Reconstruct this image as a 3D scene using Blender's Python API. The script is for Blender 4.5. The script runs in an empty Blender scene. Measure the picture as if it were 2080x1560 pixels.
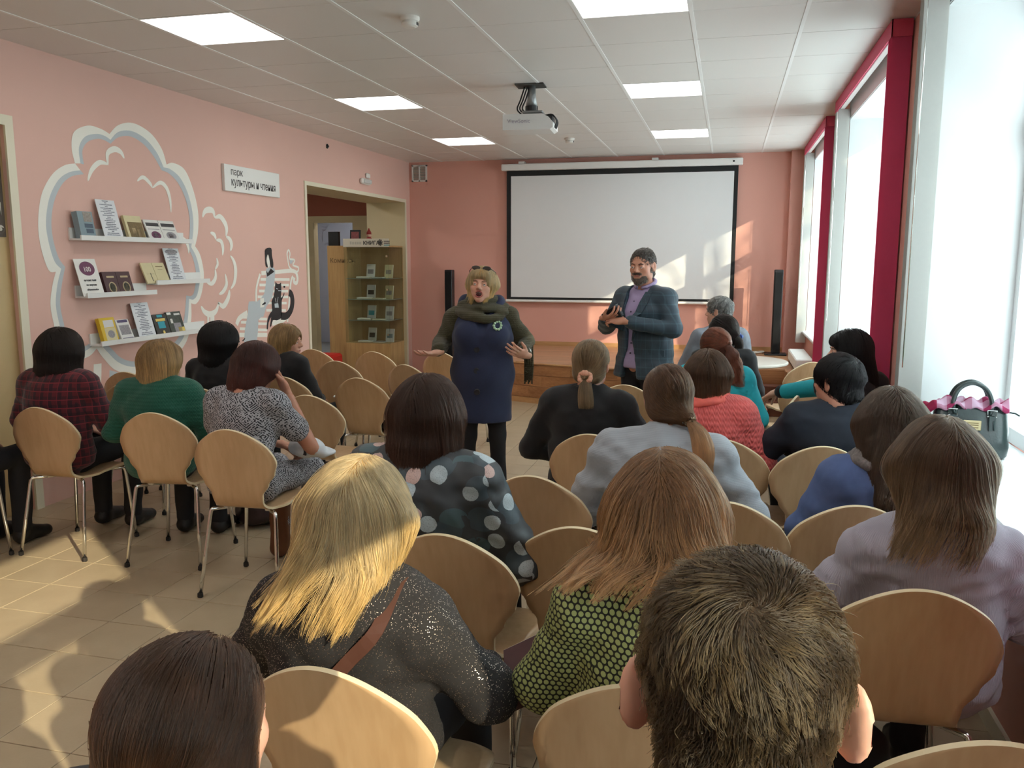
import bpy, bmesh, math, random
import numpy as np
from mathutils import Vector, Matrix
random.seed(7); RNG = np.random.default_rng(11)
SC = bpy.context.scene
COL = SC.collection
PI = math.pi

# ------------------------------------------------------------------ camera
CZ = 1.62
FPX, YAW, PITCH, ROLL = 1700.0, .2503, .1478, .001
_f = np.array([-math.sin(YAW)*math.cos(PITCH), math.cos(YAW)*math.cos(PITCH), -math.sin(PITCH)])
_r = np.array([math.cos(YAW), math.sin(YAW), 0.0]); _u = np.cross(_r, _f)
_r, _u = math.cos(ROLL)*_r+math.sin(ROLL)*_u, -math.sin(ROLL)*_r+math.cos(ROLL)*_u
cam = bpy.data.objects.new('camera', bpy.data.cameras.new('camera'))
COL.objects.link(cam); SC.camera = cam
cam.matrix_world = Matrix(((_r[0], _u[0], -_f[0], 0), (_r[1], _u[1], -_f[1], 0), (_r[2], _u[2], -_f[2], CZ), (0, 0, 0, 1)))
cam.data.sensor_width = 36.0; cam.data.sensor_fit = 'HORIZONTAL'
cam.data.lens = FPX/2080*36.0; cam.data.clip_start = .02; cam.data.clip_end = 200

# ------------------------------------------------------------------ world, sun, exposure
SKY_STRENGTH = 4.2
SUN_STRENGTH = 4.6
PANEL_STRENGTH = 5.6
w = bpy.data.worlds.new('sky'); SC.world = w; w.use_nodes = True
nt = w.node_tree; nt.nodes.clear()
o_ = nt.nodes.new('ShaderNodeOutputWorld'); b_ = nt.nodes.new('ShaderNodeBackground')
b_.inputs[0].default_value = (.82, .96, 1.0, 1); b_.inputs[1].default_value = SKY_STRENGTH
nt.links.new(b_.outputs[0], o_.inputs[0])
SUN_DIR = Vector((-1.0, .77, -.53)).normalized()
sun = bpy.data.objects.new('sun', bpy.data.lights.new('sun', 'SUN')); COL.objects.link(sun)
sun.data.energy = SUN_STRENGTH; sun.data.color = (1.0, .86, .62); sun.data.angle = .009
sun.rotation_euler = SUN_DIR.to_track_quat('-Z', 'Y').to_euler(); sun.location = (6, -4, 6)
vs = SC.view_settings
SC.display_settings.display_device = 'sRGB'
vs.view_transform = 'Standard'; vs.look = 'None'; vs.gamma = 1.0; vs.use_curve_mapping = False
vs.exposure = 0.56
cy = SC.cycles
cy.max_bounces = 4; cy.diffuse_bounces = 3; cy.glossy_bounces = 2; cy.transmission_bounces = 3; cy.transparent_max_bounces = 6
cy.caustics_reflective = False; cy.caustics_refractive = False; cy.use_adaptive_sampling = True; cy.adaptive_threshold = .09; cy.adaptive_min_samples = 14; cy.use_light_tree = False; cy.use_denoising = True
cy.sample_clamp_indirect = 6.0

# ------------------------------------------------------------------ the room's measures
XL, XR, YN, YB, ZC = -4.32, .95, -2.2, 11.15, 2.94
WINDOWS = [(-1.95, .52), (2.05, 4.50), (5.35, 7.80), (8.62, 10.80)]   # openings in the window wall (y from, to)
SILL_Z, HEAD_Z, XG = .76, 2.80, 1.36
TILE0X, TILE0Y = .3567, 4.233                                          # ceiling grid origin
STAGE_Z = .46

def ray(px, py): return _f+_r*(px-1040)/FPX+_u*(780-py)/FPX
def on_z(px, py, z): d = ray(px, py); t = (z-CZ)/d[2]; return Vector((t*d[0], t*d[1], z))
def on_x(px, py, x): d = ray(px, py); t = x/d[0]; return Vector((x, t*d[1], CZ+t*d[2]))
def on_y(px, py, y): d = ray(px, py); t = y/d[1]; return Vector((t*d[0], y, CZ+t*d[2]))

# ------------------------------------------------------------------ materials
def srgb(r, g, b):
    f = lambda c: ((c/255+.055)/1.055)**2.4 if c > 10 else c/255/12.92
    return (f(r), f(g), f(b), 1)
class N:
    """small node-tree helper"""
    def __init__(s, m): s.t = m.node_tree
    def n(s, typ, **kw):
        x = s.t.nodes.new('ShaderNode'+typ)
        for k, v in kw.items():
            if k.startswith('i_'):
                key = k[2:]; key = int(key) if key.isdigit() else key
                x.inputs[key].default_value = v
            else: setattr(x, k, v)
        return x
    def l(s, a, b): s.t.links.new(a, b)
    def math(s, op, a, b=None, c=None):
        x = s.n('Math', operation=op)
        for i, v in enumerate((a, b, c)):
            if v is None: continue
            if isinstance(v, (int, float)): x.inputs[i].default_value = v
            else: s.l(v, x.inputs[i])
        return x.outputs[0]
    def mix(s, fac, a, b, blend='MIX'):
        x = s.n('Mix', data_type='RGBA', blend_type=blend)
        for sock, v in ((x.inputs[0], fac), (x.inputs[6], a), (x.inputs[7], b)):
            if isinstance(v, (int, float)): sock.default_value = v
            elif isinstance(v, tuple): sock.default_value = v
            else: s.l(v, sock)
        return x.outputs[2]
MATS = {}
def new_mat(name):
    m = bpy.data.materials.new(name); m.use_nodes = True
    m.node_tree.nodes.clear(); MATS[name] = m
    h = N(m); out = h.n('OutputMaterial'); p = h.n('BsdfPrincipled'); h.l(p.outputs[0], out.inputs[0])
    return m, h, p
def mat(name, col, rough=.6, var=.06, scale=8.0, metal=0.0, spec=.5, bump=0.0, bscale=60.0, sheen=0.0, stretch=(1, 1, 1), coat=0.0):
    """plain surface with noise-driven tint variation and optional fine relief"""
    if name in MATS: return MATS[name]
    m, h, p = new_mat(name)
    tc = h.n('TexCoord'); mp = h.n('Mapping'); mp.inputs['Scale'].default_value = stretch
    h.l(tc.outputs['Object'], mp.inputs[0])
    nz = h.n('TexNoise', i_Scale=scale, i_Detail=4.0); h.l(mp.outputs[0], nz.inputs['Vector'])
    c = tuple(col); d = tuple(max(0, x*(1-var*2)) for x in c[:3])+(1,); e = tuple(min(1, x*(1+var*2)) for x in c[:3])+(1,)
    h.l(h.mix(nz.outputs[0], d, e), p.inputs['Base Color'])
    p.inputs['Roughness'].default_value = rough; p.inputs['Metallic'].default_value = metal
    p.inputs['Specular IOR Level'].default_value = spec
    if sheen: p.inputs['Sheen Weight'].default_value = sheen
    if coat: p.inputs['Coat Weight'].default_value = coat; p.inputs['Coat Roughness'].default_value = .15
    if bump:
        n2 = h.n('TexNoise', i_Scale=bscale, i_Detail=3.0); h.l(mp.outputs[0], n2.inputs['Vector'])
        bp = h.n('Bump', i_Strength=bump, i_Distance=.004); h.l(n2.outputs[0], bp.inputs['Height']); h.l(bp.outputs[0], p.inputs['Normal'])
    return m
def emit(name, col, strength):
    m = bpy.data.materials.new(name); m.use_nodes = True; m.node_tree.nodes.clear(); MATS[name] = m
    h = N(m); out = h.n('OutputMaterial'); e = h.n('Emission'); e.inputs[0].default_value = col; e.inputs[1].default_value = strength
    h.l(e.outputs[0], out.inputs[0]); return m
def wood(name, c1, c2, rough=.4, axis=2, scale=14.0, coat=0.0):
    if name in MATS: return MATS[name]
    m, h, p = new_mat(name)
    tc = h.n('TexCoord'); mp = h.n('Mapping'); s = [1, 1, 1]; s[axis] = .06
    mp.inputs['Scale'].default_value = s; h.l(tc.outputs['Object'], mp.inputs[0])
    oi = h.n('ObjectInfo'); h.l(h.n('CombineXYZ').outputs[0], mp.inputs['Location'])
    cx = mp.inputs['Location'].links[0].from_node
    h.l(h.math('MULTIPLY', oi.outputs['Random'], 17.0), cx.inputs[0]); h.l(h.math('MULTIPLY', oi.outputs['Random'], 9.0), cx.inputs[1])
    a = h.n('TexNoise', i_Scale=scale, i_Detail=6.0, i_Roughness=.6); h.l(mp.outputs[0], a.inputs['Vector'])
    b = h.n('TexNoise', i_Scale=scale*9, i_Detail=2.0); h.l(mp.outputs[0], b.inputs['Vector'])
    f = h.math('ADD', h.math('MULTIPLY', a.outputs[0], .7), h.math('MULTIPLY', b.outputs[0], .35))
    cr = h.n('ValToRGB'); cr.color_ramp.elements[0].position = .38; cr.color_ramp.elements[1].position = .68
    cr.color_ramp.elements[0].color = c1; cr.color_ramp.elements[1].color = c2; h.l(f, cr.inputs[0])
    v = h.math('ADD', h.math('MULTIPLY', oi.outputs['Random'], .16), .92)
    hs = h.n('HueSaturation'); h.l(v, hs.inputs['Value']); h.l(cr.outputs[0], hs.inputs['Color'])
    h.l(hs.outputs[0], p.inputs['Base Color']); p.inputs['Roughness'].default_value = rough
    if coat: p.inputs['Coat Weight'].default_value = coat; p.inputs['Coat Roughness'].default_value = .2
    return m

# ------------------------------------------------------------------ mesh helpers
class MB:
    def __init__(s): s.v = []; s.f = []; s.mi = []
    def add(s, vs_, fs, mi=0):
        o = len(s.v); s.v += [tuple(v) for v in vs_]; s.f += [tuple(i+o for i in f) for f in fs]; s.mi += [mi]*len(fs); return s
    def box(s, x0, x1, y0, y1, z0, z1, mi=0):
        return s.add([(x0,y0,z0),(x1,y0,z0),(x1,y1,z0),(x0,y1,z0),(x0,y0,z1),(x1,y0,z1),(x1,y1,z1),(x0,y1,z1)],
                     [(0,3,2,1),(4,5,6,7),(0,1,5,4),(1,2,6,5),(2,3,7,6),(3,0,4,7)], mi)
    def rbox(s, x0, x1, y0, y1, z0, z1, b=.004, mi=0):
        """box with chamfered edges"""
        pts = []; 
        for ax in range(3):
            for sx in (0, 1):
                for sy in (0, 1):
                    for sz in (0, 1):
                        p = [(x0+b, x1-b)[sx], (y0+b, y1-b)[sy], (z0+b, z1-b)[sz]]
                        p[ax] = ((x0, x1), (y0, y1), (z0, z1))[ax][(sx, sy, sz)[ax]]
                        pts.append(p)
        bm = bmesh.new(); [bm.verts.new(p) for p in pts]
        bmesh.ops.convex_hull(bm, input=bm.verts); bm.verts.ensure_lookup_table()
        bm.verts.index_update(); o = [tuple(v.co) for v in bm.verts]; f = [tuple(v.index for v in fc.verts) for fc in bm.faces]; bm.free()
        return s.add(o, f, mi)
    def tube(s, pts, r, n=8, mi=0, cap=True):
        pts = [Vector(p) for p in pts]; k = len(pts); rr = r if isinstance(r, (list, tuple)) else [r]*k
        vs_ = []; up = None
        for i, p in enumerate(pts):
            t = (pts[min(i+1, k-1)]-pts[max(i-1, 0)]).normalized()
            if up is None: up = Vector((0, 0, 1)) if abs(t.z) < .9 else Vector((1, 0, 0))
            a = t.cross(up)
            if a.length < 1e-5: a = t.orthogonal()
            a.normalize(); b = a.cross(t).normalized(); up = b
            for j in range(n):
                an = 2*PI*j/n; vs_.append(p+(a*math.cos(an)+b*math.sin(an))*rr[i])
        fs = [(i*n+j, i*n+(j+1) % n, (i+1)*n+(j+1) % n, (i+1)*n+j) for i in range(k-1) for j in range(n)]
        if cap: fs += [tuple(range(n-1, -1, -1)), tuple((k-1)*n+j for j in range(n))]
        return s.add(vs_, fs, mi)
    def lathe(s, prof, n=20, c=(0, 0, 0), mi=0):
        vs_ = []; c = Vector(c)
        for r, z in prof:
            for j in range(n): vs_.append((c.x+r*math.cos(2*PI*j/n), c.y+r*math.sin(2*PI*j/n), c.z+z))
        k = len(prof)
        fs = [(i*n+j, i*n+(j+1) % n, (i+1)*n+(j+1) % n, (i+1)*n+j) for i in range(k-1) for j in range(n)]
        fs += [tuple(range(n-1, -1, -1)), tuple((k-1)*n+j for j in range(n))]
        return s.add(vs_, fs, mi)
    def prism(s, poly, d, mi=0):
        """extrude a planar polygon (3d points) by the vector d"""
        n = len(poly); d = Vector(d); a = [Vector(p) for p in poly]; b = [p+d for p in a]
        fs = [tuple(range(n)), tuple(range(2*n-1, n-1, -1))]+[(i, (i+1) % n, n+(i+1) % n, n+i)[::-1] for i in range(n)]
        return s.add(a+b, fs, mi)
    def mesh(s, name, mats, smooth=False):
        me = bpy.data.meshes.new(name); me.from_pydata(s.v, [], s.f)
        for m in (mats if isinstance(mats, (list, tuple)) else [mats]): me.materials.append(m)
        if any(s.mi): me.polygons.foreach_set('material_index', s.mi)
        bm = bmesh.new(); bm.from_mesh(me); bmesh.ops.recalc_face_normals(bm, faces=bm.faces); bm.to_mesh(me); bm.free()
        if smooth: me.polygons.foreach_set('use_smooth', [True]*len(me.polygons))
        return me
    def build(s, name, mats, parent=None, *more, smooth=False, loc=None, rot=None):
        for a in more:
            if isinstance(a, bool): smooth = a
            elif loc is None: loc = a
            else: rot = a
        return link(name, s.mesh(name, mats, smooth), parent, loc, rot)
def link(name, data, parent=None, loc=None, rot=None):
    o = bpy.data.objects.new(name, data); COL.objects.link(o)
    if parent is not None: o.parent = parent
    if loc is not None: o.location = loc
    if rot is not None: o.rotation_euler = rot
    return o
def empty(name, loc=(0, 0, 0), rz=0):
    o = bpy.data.objects.new(name, None); COL.objects.link(o); o.location = loc; o.rotation_euler = (0, 0, rz); o.empty_display_size = .1; return o
def tag(o, label=None, cat=None, group=None, kind=None):
    if label: o['label'] = label
    if cat: o['category'] = cat
    if group: o['group'] = group
    if kind: o['kind'] = kind
    return o
def copy_tree(o, parent=None):
    c = o.copy(); COL.objects.link(c)
    if parent is not None: c.parent = parent
    for ch in list(o.children): copy_tree(ch, c)
    return c
def text(body, size, m, parent, loc, rot, name='lettering', align='LEFT', bold=0.0, sx=1.0):
    """printed lettering as a flat mesh"""
    cu = bpy.data.curves.new(name, 'FONT'); cu.body = body; cu.size = size; cu.extrude = .0004; cu.align_x = align; cu.offset = bold; cu.resolution_u = 3
    t = bpy.data.objects.new('tmp', cu); COL.objects.link(t); bpy.context.view_layer.update()
    me = bpy.data.meshes.new_from_object(t.evaluated_get(bpy.context.evaluated_depsgraph_get())); me.name = name
    bpy.data.objects.remove(t); bpy.data.curves.remove(cu); me.materials.clear(); me.materials.append(m)
    o = link(name, me, parent, loc, rot); o.scale = (sx, 1, 1); o['kind'] = 'stuff'; return o
def catmull(pts, n=8, closed=False):
    P = [Vector(p) for p in pts]; k = len(P); out = []
    rng = range(k) if closed else range(k-1)
    for i in rng:
        if closed: a, b, c, d = P[(i-1) % k], P[i], P[(i+1) % k], P[(i+2) % k]
        else: a, b, c, d = P[max(i-1, 0)], P[i], P[i+1], P[min(i+2, k-1)]
        for j in range(n):
            t = j/n
            out.append(.5*((2*b)+(-a+c)*t+(2*a-5*b+4*c-d)*t*t+(-a+3*b-3*c+d)*t**3))
    if not closed: out.append(P[-1])
    return out
# ================================================================== materials of the setting
M_pink = mat('pink_wall_paint', srgb(230, 187, 173), .75, .012, 3.0)
M_pink2 = mat('pink_wall_paint_deep', srgb(226, 168, 153), .75, .012, 3.0)
M_white = mat('white_paint', srgb(236, 236, 232), .5, .01)
M_reveal = mat('reveal_plaster', srgb(238, 240, 240), .6, .01)
M_ivory = mat('ivory_trim', srgb(232, 224, 200), .5, .012)
M_beige = mat('beige_jamb', srgb(222, 205, 165), .6, .015)
M_tan = mat('tan_door', srgb(205, 178, 130), .5, .02, 5.0)
M_redwall = mat('terracotta_wall', srgb(176, 104, 84), .7, .02)
M_bluewall = mat('pale_blue_wall', srgb(170, 184, 205), .7, .02)
M_greyfloor = mat('grey_floor', srgb(120, 124, 124), .5, .04)
M_ctile = mat('ceiling_cassette', srgb(226, 223, 219), .38, .008, 2.0)
M_runner = mat('ceiling_runner', srgb(240, 240, 238), .35, .01)
M_dark = mat('dark_gap', srgb(70, 68, 64), .9, .02)
M_grout = mat('floor_grout', srgb(126, 110, 92), .85, .05)
M_wood_st = wood('stage_laminate', srgb(150, 100, 62), srgb(188, 136, 92), .38, 0, 9.0)
M_wood_sf = wood('stage_floor_laminate', srgb(162, 116, 80), srgb(196, 150, 112), .3, 0, 9.0)
M_black = mat('black_plastic', srgb(24, 25, 28), .45, .05)
M_chrome = mat('chrome', (.72, .72, .70, 1), .12, .02, 4.0, metal=1.0)

def floor_tile_mat():
    m, h, p = new_mat('beige_floor_tile')
    tc = h.n('TexCoord'); oi = h.n('ObjectInfo')
    nz = h.n('TexNoise', i_Scale=7.0, i_Detail=5.0); 
    ad = h.n('VectorMath', operation='ADD'); h.l(tc.outputs['Object'], ad.inputs[0]); h.l(oi.outputs['Location'], ad.inputs[1]); h.l(ad.outputs[0], nz.inputs['Vector'])
    n2 = h.n('TexNoise', i_Scale=90.0, i_Detail=2.0); h.l(ad.outputs[0], n2.inputs['Vector'])
    c = h.mix(nz.outputs[0], srgb(178, 158, 128), srgb(198, 180, 150))
    c = h.mix(h.math('MULTIPLY', n2.outputs[0], .22), c, srgb(158, 138, 110))
    hs = h.n('HueSaturation'); h.l(h.math('ADD', h.math('MULTIPLY', oi.outputs['Random'], .10), .95), hs.inputs['Value']); h.l(c, hs.inputs['Color'])
    h.l(hs.outputs[0], p.inputs['Base Color']); p.inputs['Roughness'].default_value = .32
    bp = h.n('Bump', i_Strength=.12, i_Distance=.002); h.l(nz.outputs[0], bp.inputs['Height']); h.l(bp.outputs[0], p.inputs['Normal'])
    return m
M_ftile = floor_tile_mat()

def struct(o): o['kind'] = 'structure'; return o
def glass_mat():
    m = bpy.data.materials.new('window_glass'); m.use_nodes = True; m.node_tree.nodes.clear(); h = N(m)
    out = h.n('OutputMaterial'); t = h.n('BsdfTransparent'); g = h.n('BsdfGlossy', i_Roughness=.02); mx = h.n('MixShader')
    t.inputs[0].default_value = (.97, .99, .985, 1)
    nz = h.n('TexNoise', i_Scale=2.0); h.l(h.math('ADD', h.math('MULTIPLY', nz.outputs[0], .02), .05), mx.inputs[0])
    h.l(t.outputs[0], mx.inputs[1]); h.l(g.outputs[0], mx.inputs[2]); h.l(mx.outputs[0], out.inputs[0]); return m
M_glass = glass_mat()

# ================================================================== floor
fl = struct(MB().box(XL-.6, XR+.1, YN-.2, YB+.1, -.06, -.003).build('floor', M_grout))
T = .30
tile_me = MB().rbox(-T/2+.0018, T/2-.0018, -T/2+.0018, T/2-.0018, -.006, 0, .0012).mesh('floor_tile', M_ftile)
tiles = []
x = -3.25-T*5+T/2
def in_frame(p, mx=60):
    d = np.array([p[0], p[1], p[2]-CZ]); w_ = d@_f
    if w_ < .3: return False
    px = 1040+FPX*(d@_r)/w_; py = 780-FPX*(d@_u)/w_
    return -mx < px < 2080+mx and -mx < py < 1560+mx
while x < XR+T/2:
    y = 3.02-T*18+T/2
    while y < 9.5:
        if XL-.1 < x < XR+.1 and y > YN: tiles.append((x, y))
        y += T
    x += T
vis = sorted([t for t in tiles if in_frame((t[0], t[1], 0)) and t[1] < 9.3 and t[0] < .75], key=lambda t: t[0]**2+t[1]**2)
near = set(vis[:300]); rest = MB()
for t in tiles:
    if t in near: link('floor_tile', tile_me, fl, (t[0], t[1], 0))
    else: rest.box(t[0]-T/2+.0018, t[0]+T/2-.0018, t[1]-T/2+.0018, t[1]+T/2-.0018, -.006, 0)
tag(rest.build('floor_tiling', M_ftile, fl), kind='stuff')

# ================================================================== ceiling
ce = struct(MB().box(XL-.1, XR+.5, YN-.2, YB+.1, ZC+.02, ZC+.08).build('ceiling', M_dark))
ct = MB().rbox(-.2965, .2965, -.298, .298, 0, .012, .003).mesh('ceiling_tile', M_ctile)
LIGHTS = [(c, r) for r in (-8, -4, 0, 4, 8) for c in (-6, -2)]
for k in range(-8, 1):
    for r in range(-10, 12):
        if (k, r) in LIGHTS: continue
        cx, cy = TILE0X+k*.6+.3, TILE0Y+r*.6+.3
        link('ceiling_tile', ct, ce, (cx, cy, ZC))
for k in range(-8, 1):
    MB().box(TILE0X+k*.6+.002, TILE0X+k*.6+.598, TILE0Y+12*.6, YB, ZC, ZC+.012).build('ceiling_tile', M_ctile, ce)
rn = MB().box(-.011, .011, YN, YB, ZC-.003, ZC+.004).mesh('ceiling_runner', M_runner)
for k in range(-7, 2): link('ceiling_runner', rn, ce, (TILE0X+k*.6, 0, 0))

# ceiling light panels
M_diff = emit('light_diffuser', (1, .975, .93, 1), PANEL_STRENGTH)
lightn = {(-6, 0): 'wide bright square ceiling light panel nearest the mural wall and the camera', (-6, 4): 'middle ceiling light panel of the row nearest the mural wall', (-6, 8): 'far ceiling light panel near the corner above the doorway',
          (-2, 0): 'large ceiling light panel cut off by the top edge of the photo', (-2, 4): 'middle ceiling light panel of the row near the windows', (-2, 8): 'far ceiling light panel close to the projection screen case'}
for c, r in LIGHTS:
    cx, cy = TILE0X+c*.6+.3, TILE0Y+r*.6+.3
    e = empty('ceiling_light', (cx, cy, ZC))
    fr = MB()
    for a in ((-.298, .298, -.298, -.285), (-.298, .298, .285, .298), (-.298, -.285, -.285, .285), (.285, .298, -.285, .285)): fr.box(*a, -.002, .02)
    fr.build('light_frame', M_runner, e)
    n = 24; vv = []; ff = []
    for j in range(5):
        for i in range(n+1):
            u = -.285+.57*i/n; v = -.285+.57*j/4
            vv.append((u, v+(.004*math.sin(i*2.6) if j in (0, 4) else 0), .006+.003*math.cos(i*2.6)))
    for j in range(4):
        for i in range(n): a = j*(n+1)+i; ff.append((a, a+n+1, a+n+2, a+1))
    MB().add(vv, ff).build('light_diffuser', M_diff, e)
    tag(e, lightn.get((c, r), 'ceiling light panel behind the camera'), 'ceiling light', 'square ceiling light panels')
# ================================================================== left wall with its two openings
WT = .55
D1 = (3.25, 4.36, 2.44); D2 = (8.15, 10.96, 2.40)
wl = MB()
wl.box(XL-WT, XL, YN, D1[0], 0, ZC+.05); wl.box(XL-WT, XL, D1[0], D1[1], D1[2], ZC+.05)
wl.box(XL-WT, XL, D1[1], D2[0], 0, ZC+.05); wl.box(XL-WT, XL, D2[0], D2[1], D2[2], ZC+.05); wl.box(XL-WT, XL, D2[1], YB+.1, 0, ZC+.05)
wall_left = struct(wl.build('wall_left', M_pink))
# lining of the doorway (jambs and soffit) and its trim
jl = MB(); jl.box(XL-WT-.01, XL+.002, D2[0], D2[0]+.012, 0, D2[2]); jl.box(XL-WT-.01, XL+.002, D2[1]-.012, D2[1], 0, D2[2]); jl.box(XL-WT-.01, XL+.002, D2[0], D2[1], D2[2]-.012, D2[2])
struct(jl.build('trim_1', M_beige))
tr = MB(); tr.box(XL, XL+.012, D2[0]-.03, D2[0]+.012, 0, D2[2]+.03); tr.box(XL, XL+.012, D2[1]-.012, D2[1]+.03, 0, D2[2]+.03); tr.box(XL, XL+.012, D2[0]+.012, D2[1]-.012, D2[2]-.012, D2[2]+.03)
struct(tr.build('trim_2', M_ivory))
tr = MB(); tr.box(XL, XL+.015, D1[1]-.012, D1[1]+.05, 0, D1[2]+.05); tr.box(XL, XL+.015, D1[0]-.05, D1[0]+.012, 0, D1[2]+.05); tr.box(XL, XL+.015, D1[0]+.012, D1[1]-.012, D1[2]-.012, D1[2]+.05)
struct(tr.build('trim_3', M_ivory))
door = struct(MB().box(XL-.10, XL-.04, D1[0], D1[1], 0, D1[2]).build('door_1', M_tan))
M_signbrown = mat('dark_brown_sign', srgb(84, 72, 62), .5, .02)
M_letter = mat('pale_letters', srgb(205, 198, 186), .6, .01)
p0 = on_x(0, 322, XL-.035); p1 = on_x(24, 482, XL-.035)
sg = MB().box(XL-.04, XL-.032, 3.45, 4.335, p1.z, p0.z).build('door_sign', M_signbrown, door)
RX = (PI/2, 0, PI/2)   # lettering that reads along +y seen from inside the room
text('Я', .10, M_letter, sg, (XL-.031, 4.318, p0.z-.34), RX, align='RIGHT', bold=.003)
text('ДЬ', .10, M_letter, sg, (XL-.031, 4.325, p0.z-.45), RX, align='RIGHT', bold=.003)
ring = MB(); q = []
for i in range(33):
    a = PI*2*i/32; q.append((XL-.031, 4.22+.055*math.copysign(abs(math.cos(a))**.4, math.cos(a)), p0.z-.13+.09*math.copysign(abs(math.sin(a))**.5, math.sin(a))))
ring.tube(q, .009, 6); ring.build('emblem', M_letter, sg)

# back wall, its pilaster, right (window) wall
wall_back = struct(MB().box(XL-.1, XR+.5, YB, YB+.2, 0, ZC+.05).build('wall_back', M_pink2))
struct(MB().box(.70, XR+.5, YB-.16, YB+.02, STAGE_Z, ZC+.05).build('wall_pilaster', M_pink2))
struct(MB().box(XL-.6, XR+.7, YN-.25, YN, 0, ZC+.05).build('wall_near', M_pink))
XO = 1.46
wr = MB(); ys = [YN]+[v for w_ in WINDOWS for v in w_]+[YB]
for i in range(0, len(ys), 2): wr.box(XR, XO, ys[i], ys[i+1], 0, ZC+.05)
for a, b in WINDOWS: wr.box(XR, XO, a, b, 0, SILL_Z-.03); wr.box(XR, XO, a, b, HEAD_Z, ZC+.05)
wall_right = struct(wr.build('wall_right', M_pink2))
# white plaster lining the window reveals, frames, panes and sills
M_pvc = mat('white_window_frame', srgb(240, 243, 244), .3, .008)
for i, (a, b) in enumerate(WINDOWS):
    rv = MB(); rv.box(XR+.002, XG-.03, a, a+.01, SILL_Z, HEAD_Z); rv.box(XR+.002, XG-.03, b-.01, b, SILL_Z, HEAD_Z); rv.box(XR+.002, XG-.03, a, b, HEAD_Z-.01, HEAD_Z)
    rv.box(XR-.004, XR+.002, a-.02, b+.02, HEAD_Z-.005, ZC)
    struct(rv.build('trim_%d' % (4+i), M_reveal))
    e = empty('window_%d' % (i+1), (0, 0, 0)); struct(e)
    fr = MB(); x0, x1 = XG-.03, XG+.04; zt, zb = HEAD_Z, SILL_Z; m3 = a+(b-a)*.5
    for (p, q, r_, s_) in ((a, b, zt-.09, zt), (a, b, zb, zb+.07), (a, a+.075, zb, zt), (b-.075, b, zb, zt), (m3-.06, m3+.06, zb, zt), (a, b, 2.14, 2.27)): fr.box(x0, x1, p, q, r_, s_)
    fr.build('window_frame', M_pvc, e)
    for p, q in ((a+.075, m3-.06), (m3+.06, b-.075)):
        for r_, s_ in ((zb+.07, 2.14), (2.27, zt-.09)):
            MB().box(XG, XG+.006, p, q, r_, s_).build('pane', M_glass, e)
    MB().rbox(XR-.05, XG-.03, a-.05, b+.05, SILL_Z-.032, SILL_Z, .008).build('window_sill', M_pvc, e)
    lp = bpy.data.lights.new('window_portal', 'AREA'); lp.shape = 'RECTANGLE'; lp.size = HEAD_Z-SILL_Z; lp.size_y = b-a; lp.cycles.is_portal = True
    lo = link('window_portal', lp, None, (XG+.07, (a+b)/2, (SILL_Z+HEAD_Z)/2)); lo.rotation_euler = Vector((-1, 0, 0)).to_track_quat('-Z', 'Y').to_euler()
    if abs((lo.rotation_euler.to_matrix() @ Vector((0, 1, 0))).z) > .5: lp.size, lp.size_y = b-a, HEAD_Z-SILL_Z
# baseboards
M_bb = wood('stage_skirting', srgb(186, 140, 92), srgb(206, 160, 112), .4, 0)
struct(MB().box(-3.2, .70, YB-.018, YB, STAGE_Z, STAGE_Z+.055).build('baseboard_back', M_bb))
struct(MB().box(XR-.015, XR, 2.0, YB-.16, 0, .07).build('baseboard_right', M_ivory))

# ================================================================== stage
front = [(-3.25, 9.95), (-2.85, 9.55), (-2.3, 9.26), (-1.65, 9.07), (-.9, 8.98), (.25, 8.98)]
st = MB(); poly = [(x_, y_, 0) for x_, y_ in front]+[(.25, 9.30, 0), (.62, 9.30, 0), (.68, 8.55, 0), (XR-.001, 8.55, 0), (XR-.001, YB-.001, 0), (-3.25, YB-.001, 0)]
st.prism([(p[0], p[1], .0) for p in poly][::-1], (0, 0, STAGE_Z-.012))
stage = st.build('stage', M_wood_st); tag(stage, 'low wood-clad stage in front of the projection screen', 'stage')
# facing boards of the stage front and its skirting, then the floor boards on top
fp = [Vector((x_, y_, 0)) for x_, y_ in front]
seg = catmull([(p.x, p.y, 0) for p in fp], 4)
for row, (z0, z1) in enumerate(((.065, .195), (.195, .32), (.32, STAGE_Z-.02))):
    k = row % 2
    while k < len(seg)-1:
        e_ = min(k+3, len(seg)-1); b_m = MB(); pts = [Vector(seg[i]) for i in range(k, e_+1)]
        vv = []; 
        for i, p in enumerate(pts):
            t = (pts[min(i+1, len(pts)-1)]-pts[max(i-1, 0)]).normalized(); nrm = Vector((t.y, -t.x, 0))
            for z in (z0+.002, z1-.002): vv += [p+nrm*.014+Vector((0, 0, z)), p+Vector((0, 0, z))]
        n = len(pts); ff = []
        for i in range(n-1):
            a = i*4; b = a+4; ff += [(a, b, b+2, a+2), (a+1, a+3, b+3, b+1), (a+2, b+2, b+3, a+3), (a, a+1, b+1, b)]
        ff += [(0, 2, 3, 1), ((n-1)*4, (n-1)*4+1, (n-1)*4+3, (n-1)*4+2)]
        b_m.add(vv, ff).build('facing_board', M_wood_st, stage); k = e_
sk = MB(); vv = []; ff = []
for i, p in enumerate(seg):
    t = (Vector(seg[min(i+1, len(seg)-1)])-Vector(seg[max(i-1, 0)])).normalized(); nrm = Vector((t.y, -t.x, 0))
    for z in (0, .062): vv += [p+nrm*.024+Vector((0, 0, z)), p+nrm*.01+Vector((0, 0, z))]
for i in range(len(seg)-1):
    a = i*4; b = a+4; ff += [(a, b, b+2, a+2), (a+1, a+3, b+3, b+1), (a+2, b+2, b+3, a+3)]
sk.add(vv, ff).build('skirting', M_bb, stage)
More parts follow.
